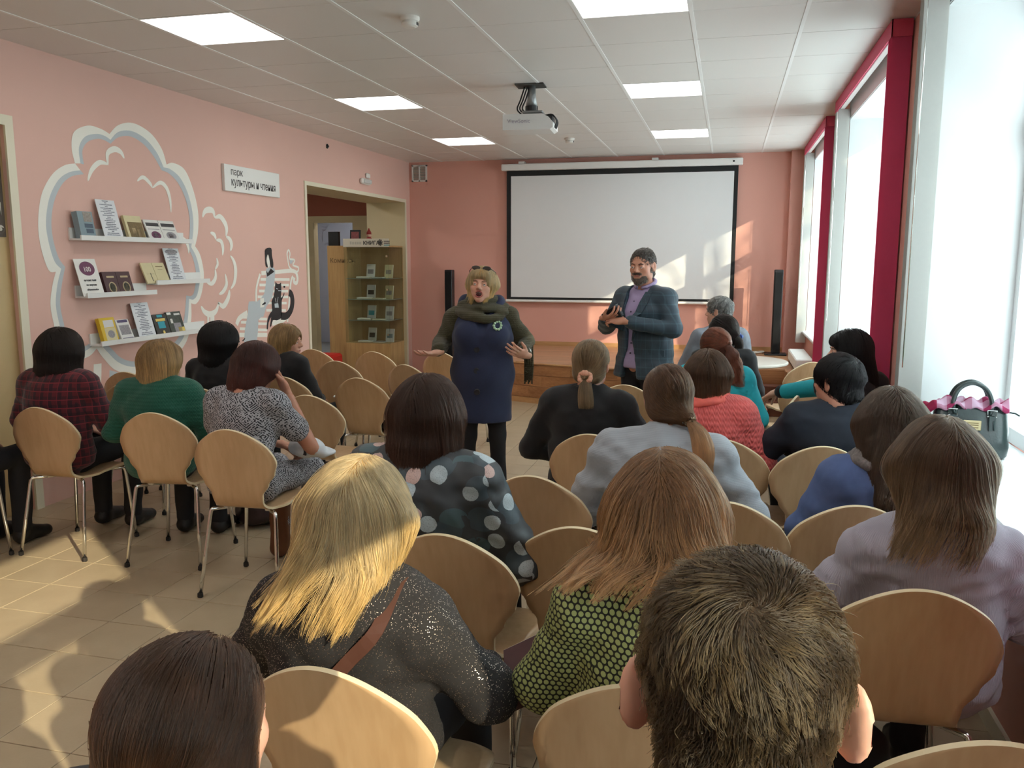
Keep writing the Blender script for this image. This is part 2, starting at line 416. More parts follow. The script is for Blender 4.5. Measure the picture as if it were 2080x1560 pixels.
MB().tube([p+Vector((0, -.012, STAGE_Z-.008)) for p in seg], .012, 6).build('nosing', M_bb, stage)
rowy = 8.55; r_i = 0
def stage_x_range(y):
    xs = []
    for i in range(len(poly)):
        a, b = poly[i], poly[(i+1) % len(poly)]
        if (a[1]-y)*(b[1]-y) < 0: xs.append(a[0]+(b[0]-a[0])*(y-a[1])/(b[1]-a[1]))
    return sorted(xs)
while rowy < YB-.02:
    y1 = min(rowy+.19, YB-.002); xs = stage_x_range((rowy+y1)/2+.001)
    for a, b in zip(xs[::2], xs[1::2]):
        k = a; off = .62 if r_i % 2 else 1.28
        while k < b-.01:
            e_ = min(b, k+off); off = 1.28
            MB().box(k+.001, e_-.001, rowy+.001, y1-.001, STAGE_Z-.012, STAGE_Z).build('floor_board', M_wood_sf, stage); k = e_
    rowy = y1; r_i += 1
# the two dark-red steps let into the stage front
M_step = wood('step_laminate', srgb(96, 54, 40), srgb(124, 74, 54), .4, 0)
MB().rbox(.26, .61, 8.99, 9.295, 0, .15, .004).build('step', M_step, stage); MB().rbox(.26, .61, 9.14, 9.295, .15, .30, .004).build('step', M_step, stage)

# ================================================================== the room beyond the doorway
XH = XL-WT
hb = struct(MB().box(XH-4.2, XH+.1, 7.0, 15.2, -.06, 0).build('floor_hall', M_greyfloor))
struct(MB().box(XH-4.2, XH, 7.0, 15.2, ZC, ZC+.06).build('ceiling_hall', M_ctile))
h_ = MB(); h_.box(XH-4.2, -6.62, 12.5, 12.62, 0, ZC); h_.box(-5.72, XH+.1, 12.5, 12.62, 0, ZC); h_.box(-6.62, -5.72, 12.5, 12.62, 2.25, ZC)
struct(h_.build('wall_hall', M_redwall))
struct(MB().box(XH-4.3, XH-4.2, 7.0, 15.2, 0, ZC).build('wall_hall_side', M_beige))
struct(MB().box(XH-4.2, XH, 6.9, 7.0, 0, ZC).build('wall_hall_near', M_beige))
j_ = MB(); j_.box(-6.70, -6.48, 12.46, 12.6, 0, 2.3); j_.box(-5.80, -5.55, 12.46, 12.6, 0, 2.3); j_.box(-6.48, -5.80, 12.46, 12.6, 2.2, 2.3)
struct(j_.build('trim_8', M_beige))
fw = MB(); fw.box(XH-4.2, -6.25, 15.1, 15.2, 0, ZC); fw.box(-5.95, XH+.1, 15.1, 15.2, 0, ZC); fw.box(-6.25, -5.95, 15.1, 15.2, 0, 1.0); fw.box(-6.25, -5.95, 15.1, 15.2, 2.6, ZC)
struct(fw.build('wall_far', M_bluewall))
struct(MB().box(XH, XH+.1, 11.2, 15.2, 0, ZC).build('wall_hall_right', M_beige))
M_diff2 = emit('added_hall_diffuser', (1, .97, .92, 1), PANEL_STRENGTH*3)  # panels added out of view to brighten the hall
for yy in (9.4, 13.6):
    e = empty('added_hall_light', (-6.3, yy, ZC)); MB().box(-.3, .3, -.3, .3, -.012, -.004).build('light_diffuser', M_diff2, e)
    f_ = MB()
    for a in ((-.32, .32, -.32, -.3), (-.32, .32, .3, .32), (-.32, -.3, -.3, .3), (.3, .32, -.3, .3)): f_.box(*a, -.016, 0)
    f_.build('light_frame', M_runner, e); tag(e, 'unseen square light panel added to brighten the room beyond the doorway', 'ceiling light', 'added hall lights')
# ================================================================== unseen trees added outside to hold the sun back from the windows
M_leaf = mat('spruce_needles', srgb(52, 72, 48), .8, .15, 6.0); M_bark = mat('bark', srgb(84, 66, 50), .9, .1)
def spruce(x, y, h, r):  # added sun blocker in the shape of a spruce, out of view
    e = empty('added_spruce', (x, y, -.8)); rg = random.Random(int(x*7+y*13))
    MB().tube([(0, 0, 0), (0, 0, h*.5), (0, 0, h)], [.16, .11, .02], 8).build('trunk', M_bark, e)
    m = MB(); k = 0; z = 1.2
    while z < h:
        rr = r*(1-z/h)**.8+.12; n = 14
        for i in range(n):
            a = 2*PI*(i+rg.random()*.6)/n; d = Vector((math.cos(a), math.sin(a), 0)); s = Vector((-d.y, d.x, 0)); L = rr*rg.uniform(.8, 1.1); wd = L*.26+.1
            c = Vector((0, 0, z)); tip = c+d*L+Vector((0, 0, -L*.32))
            m.add([c, c+d*L*.55+s*wd+Vector((0, 0, -L*.2)), tip, c+d*L*.55-s*wd+Vector((0, 0, -L*.2)), c+d*L*.5+Vector((0, 0, .10))], [(0, 1, 4), (1, 2, 4), (2, 3, 4), (3, 0, 4), (0, 3, 2, 1)])
        z += .30+.012*k; k += 1
    m.build('foliage', M_leaf, e)
    return e
tag(spruce(6.4, 2.6, 9.5, 2.1), 'dense unseen spruce added to block sun at the middle window', 'added tree', 'added spruces blocking sun at the windows')
tag(spruce(6.9, .5, 10.5, 2.2), 'tall unseen spruce added to block sun at the window nearest the camera', 'added tree', 'added spruces blocking sun at the windows')
tag(spruce(7.3, -1.75, 9.6, 1.95), 'slender unseen spruce added to block sun beside the tall one', 'added tree', 'added spruces blocking sun at the windows')

def birch(x, y, h, r, n):  # added out of view; its twigs soften the sun patch on the screen
    e = empty('added_birch', (x, y, -.8)); rg = random.Random(21); M_bb_ = mat('birch_bark', srgb(190, 184, 172), .8, .1)
    MB().tube([(0, 0, 0), (.1, .05, h*.5), (.05, 0, h)], [.13, .09, .02], 8).build('trunk', M_bb_, e)
    m = MB(); c = Vector((0, 0, h*.66))
    for i in range(n):
        d = Vector((rg.gauss(0, 1), rg.gauss(0, 1), rg.gauss(0, 1.1))); d = d.normalized()*r*rg.random()**.45; p = c+Vector((d.x, d.y, d.z*1.2)); t = (Vector((d.x, d.y, abs(d.z)*.4+.3)).normalized()+Vector((rg.gauss(0, .5), rg.gauss(0, .5), rg.gauss(0, .5)))).normalized()*rg.uniform(.4, .9)
        m.tube([p, p+t], [rg.uniform(.008, .016), .005], 3, cap=False)
    m.build('twigs', M_bb_, e); tag(m and e.children[-1], kind='stuff'); return e
tag(birch(9.0, 3.95, 9.6, 2.4, 1300), 'bare unseen birch added to thin the sun at the far window', 'added tree')

# ================================================================== projection screen on the back wall
M_screen = mat('projection_fabric', srgb(232, 234, 236), .85, .006)
M_case = mat('white_screen_case', srgb(240, 240, 238), .35, .01)
M_border = mat('screen_black_border', srgb(30, 32, 34), .8, .03)
e = empty('projection_screen', (0, YB, 0)); tag(e, 'wide pull-down projection screen with black border on the end wall', 'projection screen')
MB().rbox(-2.97, .13, -.13, -.02, 2.785, 2.87, .01).build('case', M_case, e)
MB().box(-2.91, .08, -.062, -.060, 1.085, 2.80).build('black_border', M_border, e)
MB().box(-2.85, .03, -.066, -.063, 1.115, 2.715).build('fabric', M_screen, e)
MB().tube([(-2.92, -.062, 1.065), (.09, -.062, 1.065)], .018, 8).build('bottom_bar', M_case, e)
for xx in (-2.7, -.95): MB().box(xx-.04, xx+.04, -.1, 0, 2.87, 2.9).build('bracket', M_case, e)
MB().lathe([(.012, 0), (.012, .004)], 12).build('switch_dot', M_black, e, (.02, -.131, 2.83), (PI/2, 0, 0))

# ================================================================== loudspeakers, cables on the stage
def speaker(x, y, z0, h, lab):
    e = empty('tower_speaker', (x, y, z0)); tag(e, lab, 'loudspeaker', 'tower speakers')
    MB().rbox(-.13, .13, -.11, .11, 0, .02, .006).build('base', M_black, e)
    MB().rbox(-.052, .052, -.06, .06, .02, h, .008).build('cabinet', M_black, e)
    MB().rbox(-.045, .045, -.066, -.059, .06, h-.03, .004).build('grille', mat('speaker_cloth', srgb(18, 18, 20), .95, .1, 200), e)
sp1 = on_y(913, 548, YB-.25); sp2 = on_y(1602, 546, YB-.32)
speaker(sp1.x, YB-.25, 0 if sp1.x < -3.25 else STAGE_Z, sp1.z-(0 if sp1.x < -3.25 else STAGE_Z), 'slim black tower speaker beside the woman speaking, at the screen edge')
speaker(.60, YB-.40, STAGE_Z, 1.50-STAGE_Z, 'slim black tower speaker at the window end of the stage')
M_cable = mat('black_cable', srgb(28, 28, 30), .6, .05); M_wcable = mat('white_cable', srgb(215, 212, 205), .6, .03)
rg = random.Random(3)
def coil(cx, cy, z, n, r, rad, m, name, lab):
    pts = []
    for i in range(n*10):
        a = i*2*PI/10; rr = r*(.75+.35*rg.random()); pts.append((cx+rr*1.9*math.cos(a)+.06*math.sin(a*.31), cy+rr*math.sin(a), z+rad+.012*rg.random()+.015*(i/(n*10))))
    tag(MB().tube(catmull(pts, 3), rad, 5).build(name, m, smooth=True), lab, 'cable')
coil(.31, YB-.34, STAGE_Z, 5, .05, .007, M_wcable, 'white_cable', 'bundle of white cable lying on the stage by the speaker')
coil(.05, YB-.32, STAGE_Z, 6, .06, .008, M_cable, 'black_cable', 'tangle of black cables lying on the stage by the wall')
bx_ = MB().rbox(-.16, .16, -.06, .06, 0, .11, .008).build('amplifier_box', M_black, None, (.10, YB-.12, STAGE_Z)); tag(bx_, 'low black equipment box on the stage against the wall', 'equipment')
tag(MB().tube(catmull([(sp1.x-.14, YB-.30, .62), (sp1.x-.15, YB-.27, .60), (sp1.x-.16, YB-.25, .45), (sp1.x-.17, YB-.22, .1), (sp1.x-.17, YB-.2, .008)], 5), .005, 5).build('speaker_wire', M_cable), 'thin black wire looping from the tower speaker', 'cable')

# ================================================================== ceiling things
M_det = mat('detector_plastic', srgb(232, 230, 224), .4, .01)
for p, lab in ((on_z(832, 35, ZC), 'white round smoke detector on the near ceiling tile'), (on_z(1157, 281, ZC), 'small white smoke detector on the ceiling near the screen')):
    e = empty('smoke_detector', p); tag(e, lab, 'smoke detector', 'smoke detectors')
    MB().lathe([(.055, 0), (.055, -.012), (.048, -.022)], 24).build('base', M_det, e, smooth=False)
    MB().lathe([(.040, -.022), (.046, -.034), (.044, -.048), (.03, -.055)], 24).build('sensor_head', M_det, e)
    MB().box(.030, .047, -.012, .012, -.044, -.030).build('vent_slot', M_dark, e)
pj = on_z(1080, 172, ZC); e = empty('projector', (pj.x, pj.y, ZC), .06); tag(e, 'white ceiling projector hanging on a grey mount', 'projector')
M_pj = mat('projector_white', srgb(222, 222, 220), .35, .01); M_metal = mat('grey_metal', srgb(150, 152, 152), .35, .03, metal=.6)
MB().box(-.12, .10, -.07, .10, -.010, .0).build('ceiling_plate', M_dark, e)
MB().tube([(0, 0, 0), (0, 0, -.09), (0, 0, -.16)], [.028, .034, .045], 14).build('mount_pole', M_metal, e, smooth=True)
MB().lathe([(.05, 0), (.05, -.045)], 18).build('mount_joint', M_black, e, (0, 0, -.16))
MB().rbox(-.06, .10, -.09, .09, -.225, -.205, .006).build('bracket', M_metal, e)
body = MB(); prof = [(-.20, -.235), (.10, -.235), (.15, -.26), (.185, -.30), (.185, -.335), (.16, -.35), (-.20, -.35)]
body.prism([(x_, -.13, z_) for x_, z_ in prof], (0, .26, 0)); body.build('housing', M_pj, e)
MB().rbox(.105, .175, -.09, .06, -.296, -.246, .004).build('port_panel', M_black, e)
MB().lathe([(.034, 0), (.034, -.03), (.028, -.035)], 18).build('lens', M_black, e, (-.08, .14, -.29), (-PI/2, 0, 0))
for k in range(3): MB().tube(catmull([(.02*k-.05, -.02, -.02), (-.08+.02*k, -.04, -.12), (-.10+.02*k, -.06, -.19), (-.06+.03*k, -.03, -.23)], 5), .006, 5).build('cable', M_cable, e, smooth=True)
for k in range(3): MB().tube(catmull([(.11, -.06+.04*k, -.24), (.17, -.06+.04*k, -.235), (.20, -.05+.04*k, -.28), (.185, -.05+.04*k, -.33)], 5), .005, 5).build('cable', M_cable, e, smooth=True)
text('ViewSonic', .042, mat('logo_grey', srgb(165, 158, 172), .5, .01), e, (-.165, -.1315, -.300), (PI/2, 0, 0), 'logo')

# ventilation grille and emergency lamp
p0 = on_y(837, 336, YB); p1 = on_y(868, 369, YB); e = empty('air_vent', ((p0.x+p1.x)/2, YB, (p0.z+p1.z)/2)); tag(e, 'white square ventilation grille high in the corner of the end wall', 'vent')
W_, H_ = (p1.x-p0.x)/2, (p0.z-p1.z)/2; fr = MB()
for a in ((-W_, W_, H_-.02, H_), (-W_, W_, -H_, -H_+.02), (-W_, -W_+.02, -H_, H_), (W_-.02, W_, -H_, H_), (-.008, .008, -H_, H_)): fr.box(a[0], a[1], -.02, 0, a[2], a[3])
fr.build('vent_frame', M_white, e)
for k in range(8):
    z_ = -H_+.028+k*(2*H_-.05)/8; MB().box(-W_+.02, W_-.02, -.012, -.002, z_, z_+.016).build('slat', mat('vent_slat', srgb(170, 168, 160), .5, .02), e)
p = on_x(739, 368, XL); e = empty('emergency_lamp', (XL, p.y, p.z)); tag(e, 'small clear emergency lamp above the doorway', 'lamp')
MB().rbox(0, .045, -.13, .13, -.04, .03, .015).build('housing', M_det, e); MB().rbox(.044, .058, -.09, .11, -.03, .02, .006).build('lens', mat('lamp_lens', srgb(205, 208, 206), .2, .03), e); MB().rbox(0, .03, .04, .14, .04, .10, .01).build('sounder', M_det, e)
p = on_x(663, 297, XL); e = tag(MB().tube([(XL+.004, p.y, p.z-.02), (XL+.012, p.y+.01, p.z), (XL+.006, p.y, p.z+.02)], [.012, .016, .012], 8).build('wall_hook', M_black), 'tiny black hook high on the pink mural wall', 'hook')

# ================================================================== sign on the left wall
M_txt = mat('sign_text_grey', srgb(86, 84, 84), .6, .02)
a = on_x(455, 332, XL+.03); b = on_x(569, 403, XL+.03)
z0, z1 = 2.215, 2.445
e = empty('wall_sign', (XL, 0, 0)); tag(e, 'white lettered sign board on the pink wall above the painted trees', 'sign')
MB().rbox(0, .03, a.y, b.y, z0, z1, .003).build('board', M_white, e)
text('парк', .085, M_txt, e, (.0312, a.y+.095, z1-.085), RX, bold=.0005)
text('культуры и чтения', .100, M_txt, e, (.0312, a.y+.095, z1-.178), RX, bold=.0012, sx=.84)

# ================================================================== painted mural (flat paint on the wall)
M_mw = mat('mural_white', srgb(246, 244, 234), .7, .01); M_mg = mat('mural_grey', srgb(196, 203, 207), .7, .01); M_mb = mat('mural_black', srgb(46, 42, 44), .7, .03)
def wp(px, py, k=0): v = on_x(px, py, XL); return (v.y, v.z)
def paint(outline, name, m, lift=.0015, parent=None, sm=6, closed=True):
    pts = [wp(*p) for p in outline]
    pts = [(p.x, p.y) for p in catmull([(a_[0], a_[1], 0) for a_ in pts], sm, True)] if sm else pts
    bm = bmesh.new(); vs_ = [bm.verts.new((XL+lift, a_, b_)) for a_, b_ in pts]
    es = [bm.edges.new((vs_[i], vs_[(i+1) % len(vs_)])) for i in range(len(vs_))]
    bmesh.ops.triangle_fill(bm, edges=es, use_beauty=True); me = bpy.data.meshes.new(name); 
    for f in bm.faces:
        if f.normal.x < 0: f.normal_flip()
    bm.to_mesh(me); bm.free(); me.materials.append(m); return link(name, me, parent)
def band(line, w0, name, m, lift=.0015, parent=None, closed=False, sm=6, taper=False, side=0):
    """brush stroke of varying width (metres) along a polyline given in photo points"""
    c = [Vector((p.x, p.y)) for p in catmull([(*wp(*q), 0) for q in line], sm, closed)]
    n = len(c); vv = []; ff = []
    for i, p in enumerate(c):
        t = (c[(i+1) % n if closed else min(i+1, n-1)]-c[(i-1) % n if closed else max(i-1, 0)]); t.normalize(); nn = Vector((-t.y, t.x))
        f = i/(n-1); ww = w0*(math.sin(PI*f)**.6+.06) if taper else w0
        a_ = p+nn*ww*(.5+side*.5); b_ = p-nn*ww*(.5-side*.5); vv += [(XL+lift, a_.x, a_.y), (XL+lift, b_.x, b_.y)]
    for i in range(n if closed else n-1):
        j = (i+1) % n; ff.append((2*i, 2*i+1, 2*j+1, 2*j))
    return MB().add(vv, ff).build(name, m, parent)
def scallop(lobes):
    """join arcs (start, mid..., end) keeping their cusps"""
    out = []
    for L in lobes: out += [(v.x, v.y) for v in catmull([(a_, b_, 0) for a_, b_ in L], 6)]
    return out
def poly_band(outer, inner, name, m, lift, parent):
    vv = []; ff = []; n = len(outer)
    for a_, b_ in zip(outer, inner):
        p, q = wp(*a_), wp(*b_); vv += [(XL+lift, *p), (XL+lift, *q)]
    for i in range(n-1): ff.append((2*i, 2*i+1, 2*i+3, 2*i+2))
    return MB().add(vv, ff).build(name, m, parent)
big = empty('painted_tree', (0, 0, 0)); tag(big, 'large white scalloped tree crown painted on the pink wall around the book ledges', 'mural')
lobes = [[(152, 332), (145, 300), (150, 268), (178, 255), (205, 262), (222, 272)], [(222, 272), (240, 254), (270, 250), (305, 270), (328, 302), (338, 334)],
         [(338, 334), (352, 331), (375, 345), (392, 385), (402, 430), (402, 470), (396, 500)], [(396, 500), (407, 520), (414, 560), (408, 600), (398, 617), (388, 616)], [(388, 616), (388, 650), (380, 690), (360, 720), (345, 728)],
         [(345, 728), (318, 745), (275, 760), (235, 752), (210, 728), (196, 708)], [(196, 708), (180, 724), (150, 732), (120, 722), (112, 690), (110, 664)],
         [(110, 664), (102, 620), (106, 580), (113, 552)], [(113, 552), (98, 548), (82, 500), (77, 450), (84, 395), (105, 355), (130, 336), (152, 332)]]
lin = [[(163, 332), (160, 300), (172, 278), (195, 272), (212, 276), (224, 284)], [(224, 284), (240, 268), (266, 266), (295, 282), (318, 310), (332, 340)],
       [(332, 340), (346, 344), (366, 362), (382, 395), (391, 435), (392, 470), (388, 502)], [(388, 502), (399, 524), (406, 560), (401, 596), (393, 608), (384, 607)], [(384, 607), (381, 648), (373, 684), (355, 708), (341, 716)],
       [(341, 716), (316, 732), (275, 745), (242, 737), (218, 715), (197, 692)], [(197, 692), (178, 710), (152, 718), (130, 708), (124, 686), (121, 662)],
       [(121, 662), (113, 620), (116, 580), (124, 546)], [(124, 546), (110, 530), (98, 490), (93, 450), (100, 402), (118, 366), (140, 350), (163, 346)]]
lin2 = [[(170, 334), (167, 306), (178, 288), (198, 282), (212, 285), (224, 292)], [(224, 292), (240, 279), (264, 277), (290, 292), (312, 318), (328, 346)],
        [(328, 346), (342, 352), (360, 370), (375, 400), (384, 437), (385, 470), (382, 504)], [(382, 504), (392, 526), (398, 560), (394, 592), (388, 601), (378, 600)], [(378, 600), (374, 645), (366, 678), (350, 700), (338, 708)],
        [(338, 708), (314, 722), (275, 734), (246, 727), (224, 706), (198, 684)], [(198, 684), (178, 700), (156, 708), (138, 698), (133, 682), (130, 660)],
        [(130, 660), (122, 620), (125, 580), (132, 542)], [(132, 542), (119, 524), (108, 488), (104, 450), (110, 408), (126, 374), (146, 358), (170, 354)]]
a_, b_, c_ = scallop(lobes), scallop(lin), scallop(lin2)
poly_band(a_, b_, 'white_outline', M_mw, .0016, big); poly_band(b_, c_, 'grey_shade', M_mg, .0016, big)
for L, wd in (([(178, 368), (186, 345), (202, 330), (219, 334)], .035), ([(219, 336), (218, 312), (232, 303), (245, 309), (252, 322)], .04), ([(278, 368), (290, 360), (304, 372), (309, 381)], .03), ([(309, 382), (325, 371), (338, 382), (345, 405), (347, 432)], .035), ([(366, 480), (376, 488), (382, 502), (383, 515)], .03)):
    band(L, wd, 'leaf_stroke', M_mw, .0018, big, taper=True)
MB().add([(XL+.0015, *wp(*p)) for p in ((190, 740), (206, 738), (204, 830), (188, 830))], [(0, 1, 2, 3)]).build('trunk_stroke', M_mw, big)
MB().add([(XL+.0015, *wp(*p)) for p in ((222, 752), (238, 756), (238, 830), (222, 830))], [(0, 1, 2, 3)]).build('trunk_stroke', M_mg, big)
sm_ = empty('painted_shrub', (0, 0, 0)); tag(sm_, 'small curly tree in white brush strokes beside the large painted crown', 'mural')
S = lambda x_, y_: (380+x_/6, 400+y_/6)
for L, wd in (([S(185, 250), S(215, 175), (425, 426), S(315, 175), S(335, 255)], .05), ([S(335, 255), S(400, 240), S(460, 320), S(480, 400), S(470, 480)], .05), ([S(470, 480), S(520, 520), S(540, 590), S(525, 660)], .045), ([S(525, 715), S(570, 790), S(590, 900), S(575, 1040), S(530, 1120)], .045),
              ([S(515, 1130), S(500, 1230), S(440, 1330), S(375, 1285)], .05), ([S(385, 1290), S(350, 1390), S(280, 1430), S(210, 1400), S(168, 1330)], .05), ([S(280, 435), S(330, 460), S(350, 520)], .035), ([S(350, 525), S(410, 540), S(435, 620), S(430, 715)], .04), ([S(357, 740), S(370, 820), S(340, 880)], .03), ([S(340, 880), S(345, 980), S(300, 1055), S(235, 1040)], .04), ([S(462, 935), S(480, 1060), S(440, 1150), S(388, 1185)], .04)):
    band(L, wd, 'leaf_stroke', M_mw, .0018, sm_, taper=True)
band([S(255, 1430), S(258, 1620)], .03, 'trunk_stroke', M_mw, .0016, sm_, sm=2); band([S(305, 1430), S(308, 1620)], .06, 'trunk_stroke', M_mw, .0016, sm_, sm=2)
# the painted bench with a reading woman, a cat and a bird
B = lambda x_, y_: (470+x_/6.78, 490+y_/6.78)
bn = empty('painted_bench', (0, 0, 0)); tag(bn, 'white outlined park bench painted on the wall left of the doorway', 'mural')
for L, wd in (([B(340, 830), B(345, 640), B(395, 450)], .03), ([B(410, 440), B(600, 425), B(850, 410), B(905, 480), B(900, 570), B(860, 560), B(865, 500)], .04), ([B(845, 480), B(815, 580), B(790, 900), B(770, 1110)], .03), ([B(70, 1150), B(110, 1060), B(220, 985)], .05), ([B(560, 1130), B(700, 1090), B(760, 1040)], .05), ([B(110, 1290), B(490, 1290)], .04)):
    band(L, wd, 'frame_stroke', M_mw, .0014, bn)
for x0, x1, y_ in ((400, 800, 525), (385, 790, 602), (380, 780, 685), (360, 780, 765), (380, 760, 850), (480, 750, 950), (130, 230, 1045), (380, 490, 1070), (130, 220, 1115), (365, 490, 1135), (115, 200, 1205), (355, 490, 1220)):
    band([B(x0, y_), B(x1, y_+2)], .026, 'slat_stroke', M_mw, .0012, bn, sm=1)
wo = empty('painted_woman', (0, 0, 0)); tag(wo, 'painted woman in a pale grey suit and dark beret holding a book', 'mural')
paint([B(465, 110), B(545, 95), B(555, 190), B(575, 300), B(570, 360), B(540, 355), B(520, 250), B(500, 180), B(480, 260), B(500, 355), B(470, 340), B(460, 220)], 'hair', M_mb, .0024, wo, 3)
paint([B(490, 185), B(515, 200), B(525, 260), B(525, 340), B(510, 365), B(490, 330), B(483, 250)], 'face', M_mw, .002, wo, 3)
paint([B(480, 375), B(580, 360), B(600, 430), B(590, 560), B(560, 770), B(480, 900), B(440, 1040), B(370, 1080), B(345, 1400), B(170, 1400), B(225, 1000), B(240, 830), B(350, 830), B(450, 720), B(480, 480)], 'suit', M_mg, .0016, wo, 2)
paint([B(475, 400), B(500, 440), B(540, 375), B(590, 420), B(490, 490)], 'collar', M_mb, .0022, wo, 1)
paint([B(395, 790), B(445, 780), B(450, 905), B(395, 915)], 'book', M_mw, .0022, wo, 1); paint([B(420, 870), B(460, 835), B(470, 860), B(430, 880)], 'hand', M_mb, .0026, wo, 2)
paint([B(145, 1370), B(170, 1345), B(180, 1330), B(188, 1335), B(180, 1360), B(155, 1378)], 'shoe', M_mb, .0022, wo, 1)
ca = empty('painted_cat', (0, 0, 0)); tag(ca, 'painted black cat sitting upright on the bench with a long curled tail', 'mural')
paint([B(605, 560), B(625, 585), B(660, 588), B(680, 570), B(685, 680), B(680, 780), B(712, 740), B(722, 705), B(725, 740), B(690, 820), B(690, 1000), B(680, 1060), B(620, 1090), B(570, 1085), B(545, 1170), B(530, 1170), B(545, 1040), B(510, 1120), B(500, 1205), B(482, 1205), B(495, 1080), B(530, 990), B(560, 950), B(550, 830), B(580, 760), B(595, 660)], 'body', M_mb, .0028, ca, 2)
band([B(680, 1030), B(760, 1025), B(820, 940), B(840, 830), B(825, 740), B(790, 705)], .075, 'tail', M_mb, .0028, ca)
paint([B(590, 860), B(640, 850), B(650, 915), B(595, 915)], 'can', M_mg, .0032, ca, 1)
for q in ([B(612, 650), B(640, 660)], [B(640, 680), B(690, 682)], [B(600, 780), B(612, 845)], [B(640, 770), B(628, 845)]): band(q, .008, 'whisker', M_mg, .0033, ca, sm=1)
paint([B(715, 615), B(738, 618), B(735, 640), B(716, 640)], 'paw_ball', M_mb, .0028, ca, 2)
bd = empty('painted_bird', (0, 0, 0)); tag(bd, 'pale outlined bird painted above the bench back', 'mural')
band([B(765, 170), B(785, 120), B(805, 170), B(800, 240), B(850, 250), B(870, 270), B(845, 330), B(920, 360), B(905, 420), B(830, 390), B(790, 340), B(775, 250)], .02, 'outline', M_mw, .0018, bd, closed=True, sm=4)
paint([B(800, 250), B(850, 260), B(835, 300), B(810, 310)], 'wing', M_mg, .0016, bd, 3)
# ================================================================== picture ledges with books on the mural wall
def ledge(y0, y1, z, lab):
    e = empty('picture_ledge', (XL, 0, z)); tag(e, lab, 'shelf', 'white picture ledges')
    MB().box(0, .012, y0, y1, 0, .085).build('back_plate', M_white, e); MB().box(.012, .105, y0, y1, 0, .012).build('tray', M_white, e); MB().box(.094, .105, y0+.0, y1, .012, .034).build('lip', M_white, e)
ledge(4.81, 6.04, 1.745, 'topmost white picture ledge holding a page and four books')
ledge(4.83, 5.55, 1.355, 'white picture ledge with the round number poster and two maroon books')
ledge(5.56, 6.24, 1.425, 'short white picture ledge with two cream books and a printed page')
ledge(4.93, 6.26, 1.015, 'lowest white picture ledge with a yellow book at its end')
def paper_lines_mat():
    m, h, p = new_mat('printed_page')
    tc = h.n('TexCoord'); sp = h.n('SeparateXYZ'); h.l(tc.outputs['Object'], sp.inputs[0])
    row = h.math('MULTIPLY', sp.outputs[2], 78.0); fr = h.math('FRACT', row); fl_ = h.math('FLOOR', row)
    wn = h.n('TexWhiteNoise', noise_dimensions='1D'); h.l(fl_, wn.inputs['W'])
    lim = h.math('ADD', h.math('MULTIPLY', wn.outputs[0], .06), .012)
    nz = h.n('TexNoise', i_Scale=160.0); h.l(tc.outputs['Object'], nz.inputs['Vector'])
    inl = h.math('MULTIPLY', h.math('MULTIPLY', h.math('LESS_THAN', h.math('ABSOLUTE', h.math('SUBTRACT', fr, .5)), .26), h.math('LESS_THAN', h.math('ABSOLUTE', sp.outputs[1]), lim)), h.math('GREATER_THAN', nz.outputs[0], .40))
    h.l(h.mix(inl, srgb(226, 228, 232), srgb(120, 124, 136)), p.inputs['Base Color']); p.inputs['Roughness'].default_value = .6
    return m
M_page = paper_lines_mat(); M_pages = mat('book_pages', srgb(222, 214, 194), .8, .03, 120, stretch=(1, 1, 30))
def book(y0, y1, zl, h, th, cover, lab, cat='book', deco=(), lean=None, spine=None):
    """a cover-out book leaning on a ledge: thick block with covers, page edges and printed panels"""
    w_ = y1-y0; tl = lean if lean is not None else math.atan2(.075-th, h)
    e = empty('book' if cat == 'book' else 'printed_sheet', (XL+.092, (y0+y1)/2, zl+.0125)); e.rotation_euler = (0, -tl, 0); tag(e, lab, cat, 'reading matter on the wall ledges')
    if th > .006:
        MB().box(-th+.002, -.002, -w_/2+.002, w_/2-.003, .002, h-.003).build('pages', M_pages, e)
        MB().box(-.003, 0, -w_/2, w_/2, 0, h).build('front_cover', cover, e); MB().box(-th, -th+.003, -w_/2, w_/2, 0, h).build('back_cover', cover, e)
        MB().box(-th, 0, -w_/2-.002, -w_/2+.001, 0, h).build('spine', spine or cover, e)
    else: MB().box(-th, 0, -w_/2, w_/2, 0, h).build('sheet', cover, e)
    for (kind, u0, u1, v0, v1, m) in deco:
        a_, b_, c_, d_ = -w_/2+u0*w_, -w_/2+u1*w_, v0*h, v1*h
        if kind == 'r': MB().box(0, .0008, a_, b_, c_, d_).build('printed_panel', m, e)
        elif kind == 'o':
            q = [(.0006, (a_+b_)/2+(b_-a_)/2*math.cos(t*PI/12), (c_+d_)/2+(d_-c_)/2*math.sin(t*PI/12)) for t in range(24)]
            MB().prism(q, (.0006, 0, 0)).build('printed_oval', m, e)
        else: text(kind, (v1-v0)*h, m, e, (.0014, (a_+b_)/2, c_), RX, 'cover_lettering', 'CENTER', bold=.0004, sx=u1-u0 if False else 1.0)
    return e
def flat(n, r, g, b, ro=.5, v=.03): return mat(n, srgb(r, g, b), ro, v, 30)
K_blue = flat('cover_blue_grey', 132, 152, 160); K_paint = mat('cover_artwork', srgb(150, 142, 132), .5, .35, 70); K_navy = flat('cover_navy', 74, 90, 106); K_skin = mat('cover_figures', srgb(196, 172, 130), .5, .3, 60)
K_cream = flat('cover_cream', 216, 204, 160); K_brown = mat('cover_brown_art', srgb(120, 98, 56), .5, .3, 50); K_white = flat('cover_white', 224, 222, 218); K_grey = mat('cover_grey_art', srgb(150, 146, 150), .5, .3, 80)
